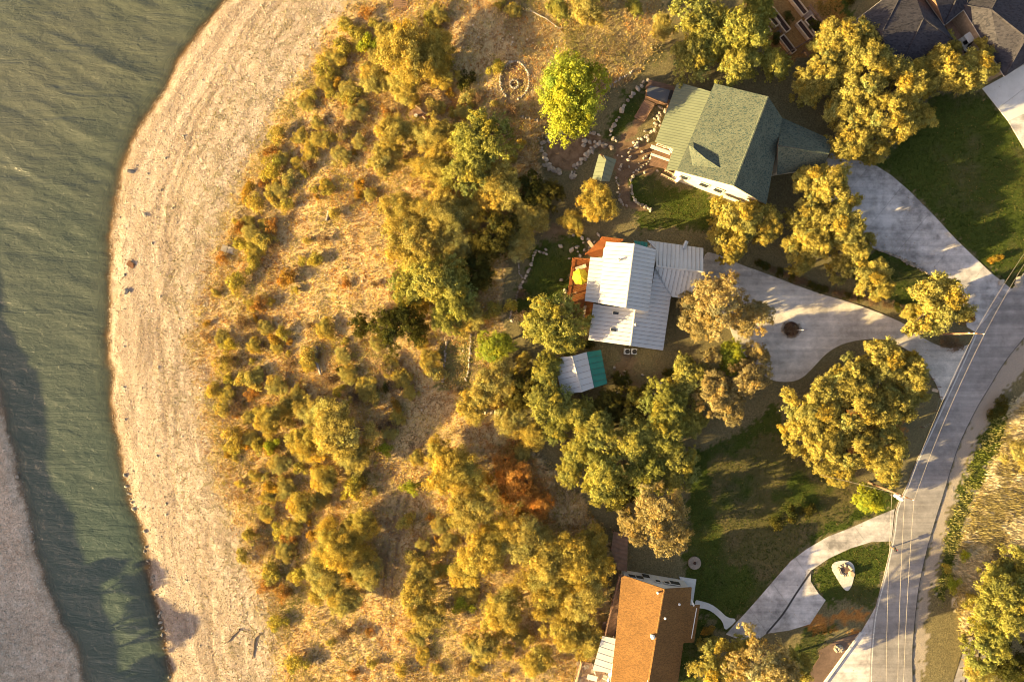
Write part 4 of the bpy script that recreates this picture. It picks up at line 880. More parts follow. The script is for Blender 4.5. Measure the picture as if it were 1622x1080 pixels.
# utility poles
def pole(cx, cy, tx, ty, h, label, transformer, armdir):
    t = thing('utility_pole', P(cx, cy), label, 'utility pole', 'utility poles'); b = P(cx, cy)
    part('shaft', MB().cone(b, .19, .13, -.3, h, 10), M['cedar'], t)
    d = np.array([math.cos(armdir), math.sin(armdir), 0]); part('crossarm', MB().box(b+[0,0,h-.35], (2.4,.12,.15), armdir), M['cedar'], t)
    tips = []
    for k in (-1.05,-.35,1.05):
        q = b+d*k+[0,0,h-.27]; part('insulator', MB().cone(q, .07, .05, q[2], q[2]+.25, 8), M['white'], t); tips.append(q+[0,0,.25])
    for s in (-.6,.6): part('brace', MB().tube(b+d*s+[0,0,h-.42], b+[0,0,h-1.1], .03, .03, 4), M['steel'], t)
    if transformer:
        for k, (dx, dy) in enumerate(((-.55,-.15),(-.1,-.5))): part('transformer', MB().cone(b+[dx,dy,0], .27, .27, h-2.1, h-1.1, 12).cone(b+[dx,dy,0], .2, .05, h-1.1, h-1.0, 12), M['white'], t)
    part('street_lamp_arm', MB().tube(b+[0,0,h-2.6], b+[-1.1,-.2,h-2.3], .04, .03, 6), M['steel'], t)
    return tips
hp = 10.4
def basepx(tx, ty, h): k = 1-h/CAMZ; return 811+(tx-811)*k, 540+(ty-540)*k
b1 = basepx(1548,528,hp); b2 = basepx(1437,788,hp)
T1 = pole(*b1, 0, 0, hp, 'timber utility pole at gravel driveway mouth, upper of two', False, R(-5))
T2 = pole(*b2, 0, 0, hp, 'timber utility pole with white transformers beside curved driveway', True, R(-20))
def wire(a, b, sag, label, n=14, r=.014):
    mb = MB(); a = np.array(a); b = np.array(b); pr = None
    for i in range(n+1):
        t = i/n; q = a+(b-a)*t-[0,0,sag*4*t*(1-t)]
        if pr is not None: mb.tube(pr, q, r, r, 5, cap=False)
        pr = q
    single('power_line', mb, M['wire'], label, 'power line', 'power lines along the road')
wire(T2[1], T1[1], .7, 'left overhead power line between the two utility poles'); wire(T2[2], T1[2], .7, 'right overhead power line between the two utility poles')
for k, (dx, lb) in enumerate(((1411,'leftmost overhead power line running down from transformer pole'),(1428,'middle overhead power line running down from transformer pole'),(1433,'rightmost overhead power line running down from transformer pole'))):
    end = P(dx-6, 1320, hp-.5); wire([T2[0]-[.3,0,1.6], T2[1], T2[2]][k], end, .8, lb)
for k in (1, 2): wire(T1[k], P(1690+k*6, 300, hp), .8, '%s overhead power line leaving top right from upper utility pole' % ('left' if k == 1 else 'right'))
wire(T2[0]-[0,0,1.2], P(1300,752,7), .4, 'service cable running left from transformer pole', r=.02)
# low fence by the oak island
t = thing('wire_fence', P(1480,620), 'low wire fence rounding the road end of oak island', 'fence')
FP = [(1462,590),(1474,600),(1484,612),(1486,628),(1480,650),(1472,668),(1458,676)]
for i, p in enumerate(FP):
    part('post', MB().cone(P(*p), .05, .05, 0, 1.1, 6), M['cedar'], t)
    if i:
        for zz in (.5,1.0): part('strand', MB().tube(P(*FP[i-1])+[0,0,zz], P(*p)+[0,0,zz], .015, .015, 4), M['wire'], t)
single('sign_board', MB().box(P(1481,618,1.0), (.9,.5,.1), R(-15)).box(P(1478,617,.5), (.1,.1,1.0)), M['palewood'], 'small pale timber board by the fence at oak island', 'board')
for nm, mb in UNDER.items():      # roof decking under the panels
    o = bpy.data.objects[nm]; old = o.data; o.data = mb.mesh('roof', [M['cedar']], BASE[nm]); bpy.data.meshes.remove(old)

# ------------------------------------------------------------------ vegetation
def quads(C, N, size, asp, rng):
    """leaf quads at C with normals N"""
    n = len(C); N = N/np.linalg.norm(N, axis=1, keepdims=True); r = rng.normal(size=(n, 3)); U = np.cross(N, r); U /= np.linalg.norm(U, axis=1, keepdims=True); W = np.cross(N, U)
    s = (size*rng.uniform(.6, 1.35, n))[:,None]; U = U*s; W = W*s*asp
    return np.stack([C-U*.5-W*.25, C+U*.15-W*.5, C+U*.5+W*.2, C-U*.1+W*.5], 1).reshape(-1, 3)
def crown(kind, seed):
    rng = np.random.default_rng(seed); Rr = 4.0; pr = {  # lobes, leaves per lobe, leaf size, aspect, lobe radius, height, droop, rough
        'O': (40, 560, .215, .62, .19, 7.2), 'G': (40, 560, .215, .62, .205, 6.4), 'L': (50, 500, .20, .55, .24, 6.0), 'M': (52, 480, .215, .38, .195, 4.8), 'A': (50, 250, .27, .36, .20, 4.0),
        'D': (36, 520, .20, .5, .22, 5.0), 'T': (46, 390, .205, .5, .175, 7.4)}[kind]
    K, NL, sz, asp, lr, H = pr; lob = []
    # irregular outline
    ph = rng.random(5)*6.28; out = lambda a: 1+.13*np.sin(2*a+ph[0])+.11*np.sin(3*a+ph[1])+.08*np.sin(5*a+ph[2])
    zc = H*.42
    for i in range(K):
        a = rng.random()*6.28; q = math.sqrt(rng.random()); r = Rr*.84*q*out(a); dome = math.sqrt(max(0, 1-(q*.92)**2))
        z = zc+(H-zc)*dome*rng.uniform(.62, 1.0)-(.9*rng.random() if rng.random() < .35 else 0)
        lob.append((r*math.cos(a), r*math.sin(a), z, Rr*lr*rng.uniform(.65, 1.3)))
    Cs, Ns, Co = [], [], []
    for x, y, z, lr_ in lob:
        ns = max(8, int(rng.uniform(13, 24)*(lr_/(Rr*lr))**1.6)); per = int(NL/12); n = ns*per
        sd = rng.normal(size=(ns, 3)); sd /= np.linalg.norm(sd, axis=1, keepdims=True); sd[:,2] = np.where(sd[:,2] < -.25, -sd[:,2]*.8, sd[:,2])
        sr = lr_*rng.uniform(.55, 1.5, ns); spread = lr_*(.20 if kind not in 'MA' else .235)
        d = np.repeat(sd, per, 0); off = rng.normal(size=(n, 3))*spread*np.repeat(rng.uniform(.6,1.3,ns), per)[:,None]; p = d*np.repeat(sr, per)[:,None]*[1,1,.8]+off+[x,y,z]
        Cs.append(p); Ns.append(d*.6+off/spread*.35+[0,0,.3]+rng.normal(size=(n, 3))*(.5 if kind != 'M' else .7))
        tint = rng.uniform(.72, 1.2); hue = rng.normal(0, .07); b = rng.uniform(.6, 1.35, n)*tint*np.repeat(rng.uniform(.85,1.15,ns), per)
        Co.append(np.stack([b*(1+hue), b, b*(1-hue*2)], 1))
    C = np.concatenate(Cs); N = np.concatenate(Ns); Q = quads(C, N, sz, asp, rng); me = fastmesh('crown', Q, 4, LEAF[kind], np.clip(np.concatenate(Co), .1, 2))
    # trunk and limbs
    mb = MB(); f = np.array([rng.normal(0,.25), rng.normal(0,.25), H*.28]); tr = .26
    mb.tube((0,0,-.5), f*.5, tr*1.25, tr, 7, cap=False); mb.tube(f*.5, f, tr, tr*.8, 7, cap=False)
    hubs = []
    for i in range(5):
        a = 6.28*i/5+rng.random(); h = f+[Rr*.3*math.cos(a), Rr*.3*math.sin(a), H*.2]; hubs.append(h); mb.tube(f, h, tr*.6, tr*.38, 6, cap=False)
    for x, y, z, lr_ in lob:
        h = min(hubs, key=lambda q: (q[0]-x)**2+(q[1]-y)**2); e = np.array([x, y, z]); m = (h+e)/2+[0,0,-.15]
        mb.tube(h, m, .09, .06, 5, cap=False); mb.tube(m, e, .06, .03, 4, cap=False)
    return mb.mesh('trunk', [M['bark']], smooth=True), me, H
PROTO = {k: [crown(k, 100+17*i+ord(k)) for i in range(n)] for k, n in (('O',3),('G',3),('L',1),('M',4),('D',1),('T',2),('A',1))}
def shrub(kind, seed):
    rng = np.random.default_rng(seed); Rr = 1.25; H = 1.5; Cs, Ns, Co = [], [], []
    lob = [(0,0,H*.55,.6)]+[(Rr*.7*math.cos(a)*q, Rr*.7*math.sin(a)*q, H*rng.uniform(.35,.75), rng.uniform(.3,.6)) for a, q in zip(rng.random(9)*6.28, rng.uniform(.4,1.1,9))]
    NL = {'S':150,'R':120,'B':90,'Y':140,'D':170,'M':145,'L':160}[kind]
    for x, y, z, r in lob:
        n = int(NL*(r/.45)**1.5); d = rng.normal(size=(n,3)); d /= np.linalg.norm(d, axis=1, keepdims=True); d[:,2] = np.abs(d[:,2])-.25
        Cs.append(d*(r*(.5+.6*rng.random(n)))[:,None]+[x,y,z]); Ns.append(d+[0,0,.2]+rng.normal(size=(n,3))*.8); b = rng.uniform(.55,1.4,n)*rng.uniform(.8,1.15); h = rng.normal(0,.08); Co.append(np.stack([b*(1+h), b, b*(1-h)],1))
    Q = quads(np.concatenate(Cs), np.concatenate(Ns), (.16 if kind != 'B' else .22), .5 if kind != 'B' else .2, rng)
    # stems: thin triangles fanning out of the base
    Co = np.concatenate(Co); st = []
    for x, y, z, r in lob:
        for _ in range(2):
            e = np.array([x+rng.normal(0,.25), y+rng.normal(0,.25), z+rng.uniform(0,.3)]); w = np.array([rng.normal(0,.03), rng.normal(0,.03), 0]); st += [np.array([0,0,-.15])-w, np.array([0,0,-.15])+w, e+w*.3, e-w*.3]
    Q = np.concatenate([Q, np.array(st)]); Co = np.concatenate([Co, np.tile([[.55,.5,.5]], (len(st)//4, 1))])
    return fastmesh('shrub', Q, 4, LEAF[kind], np.clip(Co,.1,2))
SPROTO = {k: [shrub(k, 400+31*i+ord(k)) for i in range(n)] for k, n in (('S',3),('R',3),('B',3),('Y',3),('D',2),('M',3),('L',2))}
# labels: look + where it stands next to the nearest landmark
LAND = [('fire pit',814,130),('green-roofed house',1150,225),('metal-roofed house',1005,460),('small shed',918,590),('brown-roofed house',1040,1000),('slate-roofed house',1450,40),('raised garden beds',1245,45),('round planter',1253,521),('white gravel bed',1336,910),('curved driveway',1240,880),('timber platform',668,186),('beach slab',366,397),('grey fallen log',504,570),('orange leaf patch',815,775),('transformer pole',1400,770),('gazebo',955,266),('driftwood',385,1010),('white patio cover',957,1035),('retaining wall',832,440),('stone terrace edges',724,570),('stacked boards',635,8),('covered spa',1044,148),('row of white stones',760,651),('mailbox',1411,866),('driveway mouth',1545,528)]
LOOK = {'O':('live_oak','golden live oak','tree'),'G':('oak_tree','yellow-green oak','tree'),'L':('lime_tree','bright lime-green tree','tree'),'M':('mesquite_tree','feathery olive tree','tree'),'D':('juniper_tree','dark green juniper','tree'),'T':('tan_oak','tan-leaved oak','tree'),'A':('autumn_tree','orange autumn tree','tree')}
SLOOK = {'S':'yellow-green shrub','R':'rust-brown shrub','B':'bare grey-brown shrub','Y':'golden shrub','D':'dark green shrub','M':'pale olive shrub','L':'bright lime shrub'}
PEND = []
def where(px, py):
    nm, lx, ly = min(LAND, key=lambda q: math.hypot(q[1]-px, q[2]-py)); dx, dy = px-lx, py-ly; d = math.hypot(dx, dy)
    a = math.degrees(math.atan2(-dy, dx)) % 360; w = ['right of','above right of','above','above left of','left of','below left of','below','below right of'][int((a+22.5)//45) % 8]
    return ('just ' if d < 45 else '' if d < 120 else 'well ')+w+' the '+nm
def size_word(d, t): return ('small ' if d < (55 if t else 22) else 'large ' if d > (88 if t else 34) else '')
def plant_tree(px, py, d, k, label=None, hs=1.0):
    tm, cm, H = PROTO[k][random.randrange(len(PROTO[k]))]; s = d/80*.97; h = H*s*hs
    b = Pg(px, py, h*.6); nm, look, cat = LOOK[k]
    r = bpy.data.objects.new(nm, None); COL.objects.link(r); r.location = b; r.rotation_euler = (0,0,random.random()*6.28); r.scale = (s*random.uniform(.93,1.07), s*random.uniform(.93,1.07), s*hs)
    for n_, me in (('trunk', tm), ('crown', cm)):
        o = bpy.data.objects.new(n_, me); COL.objects.link(o); o.parent = r
    r['category'] = cat
    if label: r['label'] = label
    else: PEND.append((r, size_word(d, True)+look, where(px, py), px, py))
    r['group'] = {'O':'live oaks','G':'yellow-green oaks','L':'lime-green trees','M':'feathery olive trees','D':'dark junipers','T':'tan-leaved oaks','A':'orange autumn trees'}[k]
    return r
def plant_shrub(px, py, d, k, label=None, hs=.8):
    s = d/25*random.uniform(.92,1.08); b = Pg(px, py, .8*s*hs); o = bpy.data.objects.new('shrub', random.choice(SPROTO[k])); COL.objects.link(o)
    o.location = b; o.rotation_euler = (0,0,random.random()*6.28); o.scale = (s*random.uniform(.85,1.15), s*random.uniform(.85,1.15), s*hs); o['category'] = 'shrub'; o['group'] = SLOOK[k]+'s'
    if label: o['label'] = label
    else: PEND.append((o, size_word(d, False)+SLOOK[k], where(px, py), px, py))
    return o
TREES = [ # photo pixel centre, crown width in pixels, kind
(885,20,42,'G'),(932,14,66,'M'),(1005,16,32,'G'),(1050,45,44,'M'),
(1105,32,84,'G'),(1170,48,88,'G'),(1095,98,74,'G'),(1165,105,78,'G'),(1222,100,60,'G'),(1130,70,70,'G'),(1200,20,55,'G'),
(1340,62,82,'O'),(1300,115,78,'O'),(1372,118,94,'O'),(1278,150,52,'O'),(1330,168,66,'O'),(1345,215,74,'O'),(1400,188,86,'O'),(1432,132,80,'O'),(1382,236,54,'O'),(1448,186,56,'O'),(1468,128,60,'O'),(1498,112,76,'O'),(1540,112,66,'O'),(1560,78,50,'O'),(1500,78,44,'O'),(1305,72,50,'O'),(1450,82,40,'O'),
(1282,288,66,'O'),(1312,302,76,'O'),(1278,335,66,'O'),(1332,352,82,'O'),(1290,382,72,'O'),(1350,392,66,'O'),(1262,405,56,'O'),(1375,432,66,'O'),(1330,425,46,'O'),
(1168,352,78,'O'),(1206,352,66,'O'),(1140,338,46,'O'),(1150,388,60,'O'),(1395,455,46,'O'),
(1478,482,104,'O'),(1445,500,50,'O'),
(945,318,66,'M'),
(652,92,104,'M'),(690,75,70,'M'),(618,62,54,'M'),(594,128,58,'M'),(640,135,60,'M'),(700,120,50,'M'),
(628,215,68,'M'),(612,255,60,'M'),(690,215,72,'M'),(768,222,96,'G'),(742,272,76,'G'),(690,272,70,'M'),(792,300,80,'M'),(830,340,54,'M'),
(638,335,72,'M'),(700,345,88,'M'),(655,385,98,'M'),(722,392,70,'M'),(782,372,78,'D'),(822,385,56,'M'),(745,335,56,'M'),(755,428,66,'D'),(688,442,96,'G'),(645,452,58,'G'),(722,468,72,'G'),(632,518,82,'D'),(570,515,38,'D'),(708,505,52,'G'),(745,502,52,'M'),(660,425,60,'G'),
(905,540,46,'G'),(946,508,40,'G'),(850,512,40,'G'),
(862,588,56,'G'),(872,636,70,'G'),(908,650,60,'G'),(780,608,74,'M'),(826,618,62,'D'),(752,640,56,'M'),(812,668,58,'M'),(846,690,50,'M'),(880,680,46,'G'),
(1140,478,104,'T'),(1182,500,78,'T'),(1108,510,66,'T'),(1090,600,68,'G'),(1130,622,76,'T'),(1182,602,76,'T'),(1198,560,48,'T'),(1152,642,66,'T'),(1092,480,50,'T'),(1122,570,50,'T'),
(1050,640,78,'G'),(1000,640,66,'D'),(958,645,58,'D'),(948,690,76,'G'),(1000,702,78,'G'),(1052,685,76,'G'),(1092,662,58,'G'),(918,712,56,'G'),(1072,742,76,'G'),(1020,752,78,'G'),(958,752,86,'G'),(905,745,50,'G'),(1042,822,108,'T'),(1000,835,60,'T'),(1075,850,50,'T'),(985,790,50,'D'),
(1390,572,86,'O'),(1432,590,78,'O'),(1342,602,84,'O'),(1285,640,92,'O'),(1350,650,94,'O'),(1408,640,76,'O'),(1442,622,52,'O'),(1268,680,72,'O'),(1300,705,80,'O'),(1350,712,84,'O'),(1398,705,76,'O'),(1330,745,50,'O'),(1405,742,50,'O'),(1440,580,46,'O'),
(1200,1052,120,'T'),(1130,1052,76,'O'),(1252,1055,62,'O'),(1120,1018,30,'O'),(1165,1030,60,'O'),
(1590,955,104,'G'),(1558,1012,84,'G'),(1612,888,60,'G'),(1604,1045,84,'D'),(1618,720,60,'M'),(1545,1062,50,'M'),(1575,900,50,'G'),
(722,752,88,'M'),(752,800,84,'M'),(782,848,70,'M'),(832,855,84,'M'),(762,880,84,'M'),(735,905,56,'M'),(862,892,86,'M'),(902,880,86,'M'),(935,902,74,'M'),(872,942,76,'M'),(922,952,76,'M'),(892,1000,66,'M'),(932,1012,54,'M'),(942,855,54,'M'),(802,962,76,'M'),(700,720,56,'M'),(662,942,66,'M'),(670,905,46,'M'),(682,975,56,'M'),(765,1020,60,'M'),(850,1040,56,'M'),
(540,680,104,'M'),(500,650,58,'M'),(490,702,66,'M'),(562,722,60,'M'),(430,665,58,'M'),(540,862,88,'M'),(515,905,74,'M'),(572,830,66,'M'),(478,800,48,'M'),(545,950,62,'M'),(580,900,60,'M'),(515,760,50,'M'),
(-150,1010,50,'G'),(-170,1060,56,'G'),(-130,1110,60,'G'),(-160,1160,70,'G'),(-90,1190,60,'G'),(-60,1240,70,'G'),(822,762,66,'A'),(800,735,44,'A'),(852,800,52,'A'),(868,312,52,'D'),(838,300,56,'D'),(905,352,40,'M'),(852,345,46,'M'),(985,600,30,'D'),(930,655,50,'G')]
for x, y, d, k in TREES: plant_tree(x, y, d, k)
plant_tree(905,158,120,'L','large bright lime-green tree between fire pit and covered spa',1.05)
plant_tree(785,548,56,'L','round lime-green tree alone right of stone terrace edges',.8)
plant_tree(880,510,98,'G','broad yellow-green oak overhanging the wooden deck of metal-roofed house')
plant_tree(1155,565,54,'L','bright green tree amid tan oaks beside gravel turnaround')
plant_tree(1375,790,48,'L','small lime-green tree beside transformer pole')
for x, y, d, k in ((650,772,36,'L'),(735,957,42,'L'),(610,712,34,'L'),(562,772,46,'S'),(655,880,34,'M'),(1253,521,30,'B'),(785,108,30,'S'),(565,50,34,'S'),(545,72,38,'S'),(580,72,36,'L'),(538,95,26,'S'),(508,105,34,'S'),(525,118,26,'S'),(493,150,24,'S'),(590,70,28,'L'),(555,150,40,'S'),(440,215,40,'M'),(432,268,44,'S'),(400,322,40,'M'),(382,385,30,'S'),(420,380,34,'M'),(375,448,42,'S'),(400,420,38,'S'),(455,325,28,'S'),(500,412,26,'S'),(370,690,44,'M'),(368,712,34,'S'),(430,705,30,'L'),(455,645,44,'M'),(385,600,34,'M'),(455,440,34,'Y'),(720,905,30,'L'),(1510,925,30,'L'),(1528,880,26,'L'),(1500,900,22,'S'),(1535,950,34,'S'),(1255,815,36,'D'),(1230,830,30,'D'),(1280,808,30,'D'),(1580,408,22,'Y'),(1570,412,16,'Y'),(1530,505,30,'R'),(1515,545,34,'B'),(1500,540,28,'B'),(1120,1000,24,'O' if False else 'Y'),(500,412,24,'S'),(395,850,36,'S'),(385,880,30,'S'),(430,905,44,'S'),(440,985,36,'S'),(470,1050,44,'S'),(445,940,34,'R'),(420,925,34,'R'),(545,45,18,'S'),(1590,640,34,'D'),(1575,655,30,'D'),(1350,-2,24,'D'),(1292,38,26,'D'),(1248,28,24,'D'),(1230,62,22,'D'),(800,745,30,'R'),(835,770,34,'R'),(850,800,30,'R'),(805,790,26,'R'),(825,815,28,'Y'),(930,545,26,'D'),(1025,620,30,'D'),(1060,590,26,'D')):
    plant_shrub(x, y, d, k)
# hedge along the gravel driveway
for i in range(26):
    t_ = i/25; x = lerp(1205, 1450, t_); y = lerp(418, 502, t_)+6*math.sin(t_*5); plant_shrub(x, y, random.uniform(14,22), random.choice('BDDB'), 'low dark shrub in the hedge line along gravel driveway', .7)['group'] = 'hedge shrubs along the gravel driveway'
# scattered slope shrubs
OPEN = [[(440,310),(610,340),(620,480),(560,540),(440,480)],[(470,960),(600,930),(610,1080),(440,1080)],[(600,690),(660,700),(640,900),(630,1080),(596,1080),(600,860)],[(700,20),(880,20),(900,110),(760,140),(700,90)],[(700,530),(760,530),(745,610),(690,620)],[(640,640),(800,650),(780,720),(640,720)],[(930,110),(1050,90),(1040,130),(960,170)]]
SHR = []; n = 0
shx = lambda y: np.interp(y, [p[1] for p in SH], [p[0] for p in SH])
while n < 205:
    x = random.uniform(320, 840); y = random.uniform(5, 1075); d0 = (x-shx(y))/9.5-np.interp(y, [0,240,540,740,990,1080],[6,5,-2,0,2.5,2.5])
    if d0 < 17.5 or x > 640 and random.random() < .45: continue
    if any(bool(inpoly(x, y, p)) for p in OPEN) and random.random() < .9: continue
    if math.hypot(x-814, y-130) < 40 or math.hypot(x-668,y-186) < 18 or math.hypot(x-366,y-397) < 18: continue
    if any(math.hypot(x-a, y-b) < 13 for a, b in SHR) or any(math.hypot(x-a, y-b) < c*.36 for a, b, c, _ in TREES): continue
    SHR.append((x, y)); n += 1
    k = random.choices('SRBYMD', (3, 2 if x < 560 else 1.3, 3, 3.2, 5.0, .3))[0]; plant_shrub(x, y, random.uniform(15, 38) if random.random() < .8 else random.uniform(12,18), k)
for i in range(2000):
    x = random.uniform(345, 830); y = random.uniform(10, 1070); d0 = (x-shx(y))/9.5-np.interp(y, [0,240,540,740,990,1080],[6,5,-2,0,2.5,2.5]); d = random.uniform(22, 40)
    if d0 < 19.5 or any(bool(inpoly(x, y, p)) for p in OPEN) or math.hypot(x-814, y-130) < 55 or math.hypot(x-668,y-186) < 32 or math.hypot(x-366,y-397) < 30: continue
    if bool(inpoly(x, y, [(785,385),(880,385),(880,520),(785,520)])) or bool(inpoly(x, y, [(690,525),(760,525),(760,660),(690,660)])) or bool(inpoly(x, y, PATIO1)) or any(math.hypot(x-a, y-b) < c*.42+d*.3 for a, b, c, _ in TREES) or math.hypot(x-905,y-158) < 60 or math.hypot(x-785,y-548) < 45: continue
    TREES.append((x, y, d, 'M')); plant_tree(x, y, d, 'M', None, .6)
    if len(TREES) > 262: break
# finish the labels: number look-alikes that share a landmark from left to right
grp = {}
for it in PEND: grp.setdefault((it[1], it[2]), []).append(it)
ORD = ['leftmost','second from left','third from left','fourth from left','fifth from left','sixth from left','seventh from left','eighth from left','ninth from left','tenth from left','eleventh from left','twelfth from left']
for (look, wh), its in grp.items():
    its.sort(key=lambda q: q[3])
    for i, it in enumerate(its):
        if it[3] < -20: it[0]['label'] = look+' on the wooded far bank beyond the left edge'; continue
        it[0]['label'] = (look+' '+wh) if len(its) == 1 else look+' '+wh+', '+('rightmost' if i == len(its)-1 else ORD[min(i, 11)])
# ------------------------------------------------------------------ ground litter: pebbles, dry grass, undergrowth
def stuff(name, me, label, cat): o = bpy.data.objects.new(name, me); COL.objects.link(o); hide_prop(o, label, cat, None, 'stuff'); return o
rng = np.random.default_rng(5)
PAVE_ALL = [ROADP, GRAVEL, DRIVE2, DRIVE3, DRIVE3B, CURVE, PAD, PULL, MULCH, PATH]
def topix(x, y, z): k = CAMZ/(CAMZ-z)*10; return 811+x*k, 540-y*k
# pebbles: flattened octahedra
def pebbles(n, xs, ys, smin, smax, cols):
    z = zt(xs, ys); s = rng.uniform(smin, smax, n)*rng.choice([.7,1,1.5], n, p=[.6,.33,.07]); a = rng.random(n)*6.28
    ring_ = [np.stack([xs+s*rng.uniform(.6,1.1,n)*np.cos(a+k*1.5708), ys+s*rng.uniform(.6,1.1,n)*np.sin(a+k*1.5708), z+s*.05], 1) for k in range(4)]
    top = np.stack([xs+s*rng.normal(0,.15,n), ys+s*rng.normal(0,.15,n), z+s*rng.uniform(.35,.75,n)], 1)
    T = np.stack([np.stack([ring_[k], ring_[(k+1)%4], top], 1) for k in range(4)], 1).reshape(-1, 3)
    c = cols[rng.integers(0, len(cols), n)]*rng.uniform(.7,1.25,(n,1)); return T, np.repeat(c, 4, 0)
n = 52000; ys = rng.uniform(-62, 62, n); xs = np.interp(ys, SHY, SHX)+rng.uniform(-.5, 22, n)**1.0
T, c = pebbles(n, xs, ys, .05, .125, np.array([[.62,.54,.44],[.5,.4,.3],[.75,.7,.62],[.38,.31,.25],[.55,.44,.34]]))
stuff('beach_pebbles', fastmesh('beach_pebbles', T, 3, LEAF['W'], c), 'pale pebbles strewn over the beach', 'pebbles')
n = 16000; ys = rng.uniform(-64, 0, n); xs = np.interp(ys, LBY, LBX)-rng.uniform(-.4, 18, n)
T, c = pebbles(n, xs, ys, .05, .14, np.array([[.5,.48,.46],[.38,.36,.35],[.62,.6,.58]]))
stuff('bank_pebbles', fastmesh('bank_pebbles', T, 3, LEAF['W'], c), 'grey pebbles on the shaded far bank', 'pebbles')
n = 26000; xs = rng.uniform(-66, 10, n); ys = rng.uniform(-62, 62, n); px, py = topix(xs, ys, zt(xs, ys)); ok = inpoly(px, py, SCRUBP) & (xs-np.interp(ys, SHY, SHX) > 15) & (fbm(xs, ys, 5, 160)+rng.normal(0,.07,n) > .5); xs, ys = xs[ok], ys[ok]
T, c = pebbles(len(xs), xs, ys, .06, .17, np.array([[.62,.54,.44],[.5,.42,.34],[.72,.66,.58]]))
stuff('slope_stones', fastmesh('slope_stones', T, 3, LEAF['W'], c), 'small pale stones scattered through the dry slope', 'stones')
# dry grass blades
def grass(n, box, poly, pal, lo, hi, seed, wid=.05, thin=None, nb=3):
    r = np.random.default_rng(seed); xs = r.uniform(box[0], box[1], n); ys = r.uniform(box[2], box[3], n); z = zt(xs, ys); px, py = topix(xs, ys, z)
    ok = inpoly(px+r.normal(0,4,n), py+r.normal(0,4,n), poly) if poly else np.ones(n, bool)
    jx_ = px+(fbm(xs, ys, 1.1, 33)-.5)*22; jy_ = py+(fbm(xs, ys, 1.1, 36)-.5)*22
    for p in PAVE_ALL: ok &= ~inpoly(jx_, jy_, p)
    for p in (PATIO1, PATIO2, PATH2, STAIRP): ok &= ~inpoly(px, py, p)
    if thin is not None: ok &= thin(xs, ys, px, py, r)
    xs, ys, z = xs[ok], ys[ok], z[ok]; n = len(xs); m = fbm(xs, ys, 5, 80); m2 = fbm(xs, ys, 1.7, 90); T = []; Cc = []
    idx = np.clip(((m-.5)*2.6+.5+(m2-.5)*1.6+r.normal(0,.14,n))*len(pal), 0, len(pal)-1).astype(int); base = pal[idx]
    for b in range(nb):
        a = r.random(n)*6.28; L = r.uniform(lo, hi, n); ln = r.uniform(.35, 1.1, n); w = wid*r.uniform(.6,1.6,n)
        p = np.stack([xs+r.normal(0,.1,n), ys+r.normal(0,.1,n), z-.05], 1); tip = p+np.stack([np.cos(a)*L*ln, np.sin(a)*L*ln, L], 1); sd = np.stack([-np.sin(a)*w, np.cos(a)*w, np.zeros(n)], 1)
        T.append(np.stack([p-sd, p+sd, tip], 1).reshape(-1, 3)); Cc.append(base*r.uniform(.65,1.3,(n,1)))
    return np.concatenate(T), np.concatenate(Cc)
PAL = np.array([[.28,.22,.14],[.34,.31,.12],[.36,.31,.23],[.44,.37,.14],[.50,.38,.14],[.62,.48,.22],[.70,.57,.33],[.52,.35,.13],[.42,.20,.06],[.34,.22,.12]])
def thin_h(x, y, px, py, r):
    d = x-np.interp(y, SHY, SHX)-np.interp(y, [-60,-45,-20,0,30,60],[2.5,2.5,0,-2,6,7]); return r.random(len(x)) < np.clip((d-14.5)/5, 0, 1)
T, c = grass(150000, (-66,24,-62,62), SCRUBP, PAL, .12, .36, 21, .045, thin_h)
stuff('dry_hillside_grass', fastmesh('dry_hillside_grass', T, 3, LEAF['W'], c), 'golden and rust dry grass covering the slope', 'dry grass')
def thin_b(x, y, px, py, r):
    d = x-np.interp(y, SHY, SHX); return r.random(len(x)) < np.clip((d-6)/10, 0, .7)*(fbm(x, y, 1.4, 95) > .5)
T, c = grass(42000, (-72,-25,-62,62), None, np.array([[.22,.21,.06],[.28,.25,.09],[.16,.14,.06]]), .1, .26, 22, .05, thin_b)
stuff('beach_weeds', fastmesh('beach_weeds', T, 3, LEAF['W'], c), 'sparse low weeds dotted on the upper beach', 'weeds')
T, c = grass(45000, (65,92,-62,10), STRAW, np.array([[.66,.58,.42],[.80,.74,.58],[.55,.46,.28],[.40,.34,.16]]), .3, .8, 23, .05)
stuff('straw_grass', fastmesh('straw_grass', T, 3, LEAF['W'], c), 'tall pale straw grass on the bank right of road', 'straw grass')
T, c = grass(16000, (62,84,-52,0), GREENSTRIP, np.array([[.20,.23,.05],[.28,.29,.08],[.34,.32,.12]]), .15, .35, 24, .05)
stuff('roadside_grass', fastmesh('roadside_grass', T, 3, LEAF['W'], c), 'green grass strip along the right road shoulder', 'grass')
TL, CL = [], []
for i, p in enumerate(LAWNS):
    q = [P(*v) for v in p]; bx = (min(v[0] for v in q), max(v[0] for v in q), min(v[1] for v in q), max(v[1] for v in q)); ar = (bx[1]-bx[0])*(bx[3]-bx[2])
    T, c = grass(int(ar*14), bx, p, np.array([[.042,.065,.011],[.065,.09,.016],[.11,.11,.033]]), .06, .14, 300+i, .05); TL.append(T); CL.append(c)
stuff('lawn_grass', fastmesh('lawn_grass', np.concatenate(TL), 3, LEAF['W'], np.concatenate(CL)), 'mown green grass of the lawns', 'grass')
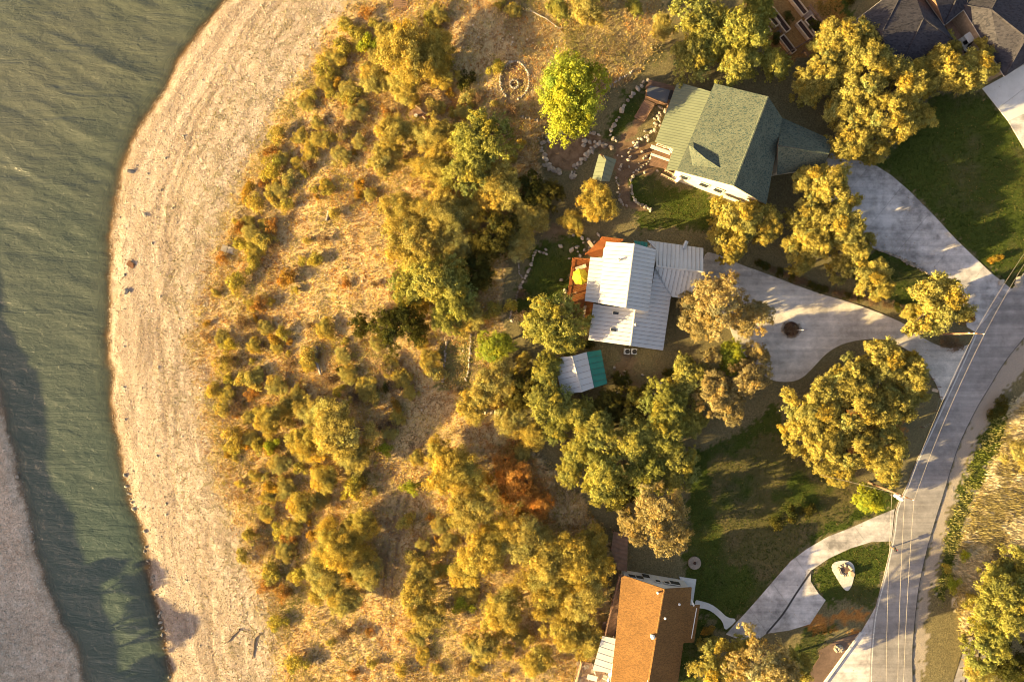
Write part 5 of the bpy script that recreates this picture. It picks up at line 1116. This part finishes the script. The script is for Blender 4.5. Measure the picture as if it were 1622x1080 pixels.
# undergrowth: leafy tufts filling the scrub
n = 90000; xs = rng.uniform(-66, 18, n); ys = rng.uniform(-62, 62, n); z = zt(xs, ys); px, py = topix(xs, ys, z); d = xs-np.interp(ys, SHY, SHX)-np.interp(ys, [-60,-45,-20,0,30,60],[2.5,2.5,0,-2,6,7])
ok = inpoly(px, py, SCRUBP) & (rng.random(n) < np.clip((d-15.5)/4, 0, 1)) & (fbm(xs, ys, 4.5, 110)+rng.normal(0,.08,n) > .44)
for p in OPEN: ok &= ~(inpoly(px, py, p) & (rng.random(n) < .85))
ok &= (np.hypot(px-814, py-130) > 36)
for p in (PATIO1, PATIO2, PATH2): ok &= ~inpoly(px, py, p)
xs, ys, z = xs[ok], ys[ok], z[ok]; n = len(xs); per = 7
pal = np.array([[.36,.31,.07],[.38,.17,.04],[.27,.20,.14],[.42,.29,.07],[.34,.30,.14],[.22,.22,.06]])
ci = np.clip(((fbm(xs, ys, 6, 120)-.5)*2.4+.5)*6+rng.normal(0,1.1,n), 0, 5).astype(int); hh = rng.uniform(.15,.55,n)
C = np.stack([np.repeat(xs, per)+rng.normal(0,.24,n*per), np.repeat(ys, per)+rng.normal(0,.24,n*per), np.repeat(z, per)+np.repeat(hh, per)*rng.uniform(.1,1.4,n*per)], 1)
N = rng.normal(size=(n*per,3))+[-.2,0,.4]
stuff('scrub_undergrowth', fastmesh('scrub_undergrowth', quads(C, N, .18, .45, rng), 4, LEAF['W'], np.repeat(pal[ci], per, 0)*rng.uniform(.55,1.35,(n*per,1))), 'knee-high mixed scrub undergrowth covering the slope', 'undergrowth')

# fallen leaves drifting over paving and lawns on the house side
n = 16000; r = np.random.default_rng(77); xs = r.uniform(8, 82, n); ys = r.uniform(-54, 54, n); z = zt(xs, ys); px, py = topix(xs, ys, z); ok = fbm(xs, ys, 3, 150)+r.normal(0,.05,n) > .53
rl = np.array(ROAD_L, float); ok &= px < np.interp(py, rl[:,1], rl[:,0])+20; xs, ys, z = xs[ok], ys[ok], z[ok]; n = len(xs)
onp = np.zeros(n, bool)
for p in PAVE_ALL: onp |= inpoly(px[ok], py[ok], p)
keep = ~onp | (r.random(n) < .35); xs, ys, z, onp = xs[keep], ys[keep], z[keep], onp[keep]; n = len(xs)
C = np.stack([xs, ys, z+np.where(onp, .055, .02)], 1); N = r.normal(size=(n,3))*.3+[0,0,1]
stuff('fallen_leaves', fastmesh('fallen_leaves', quads(C, N, .13, .6, r), 4, LEAF['W'], np.array([[.30,.18,.08],[.22,.14,.07],[.38,.26,.10]])[r.integers(0,3,n)]), 'brown fallen leaves scattered over lawns and paving', 'fallen leaves')
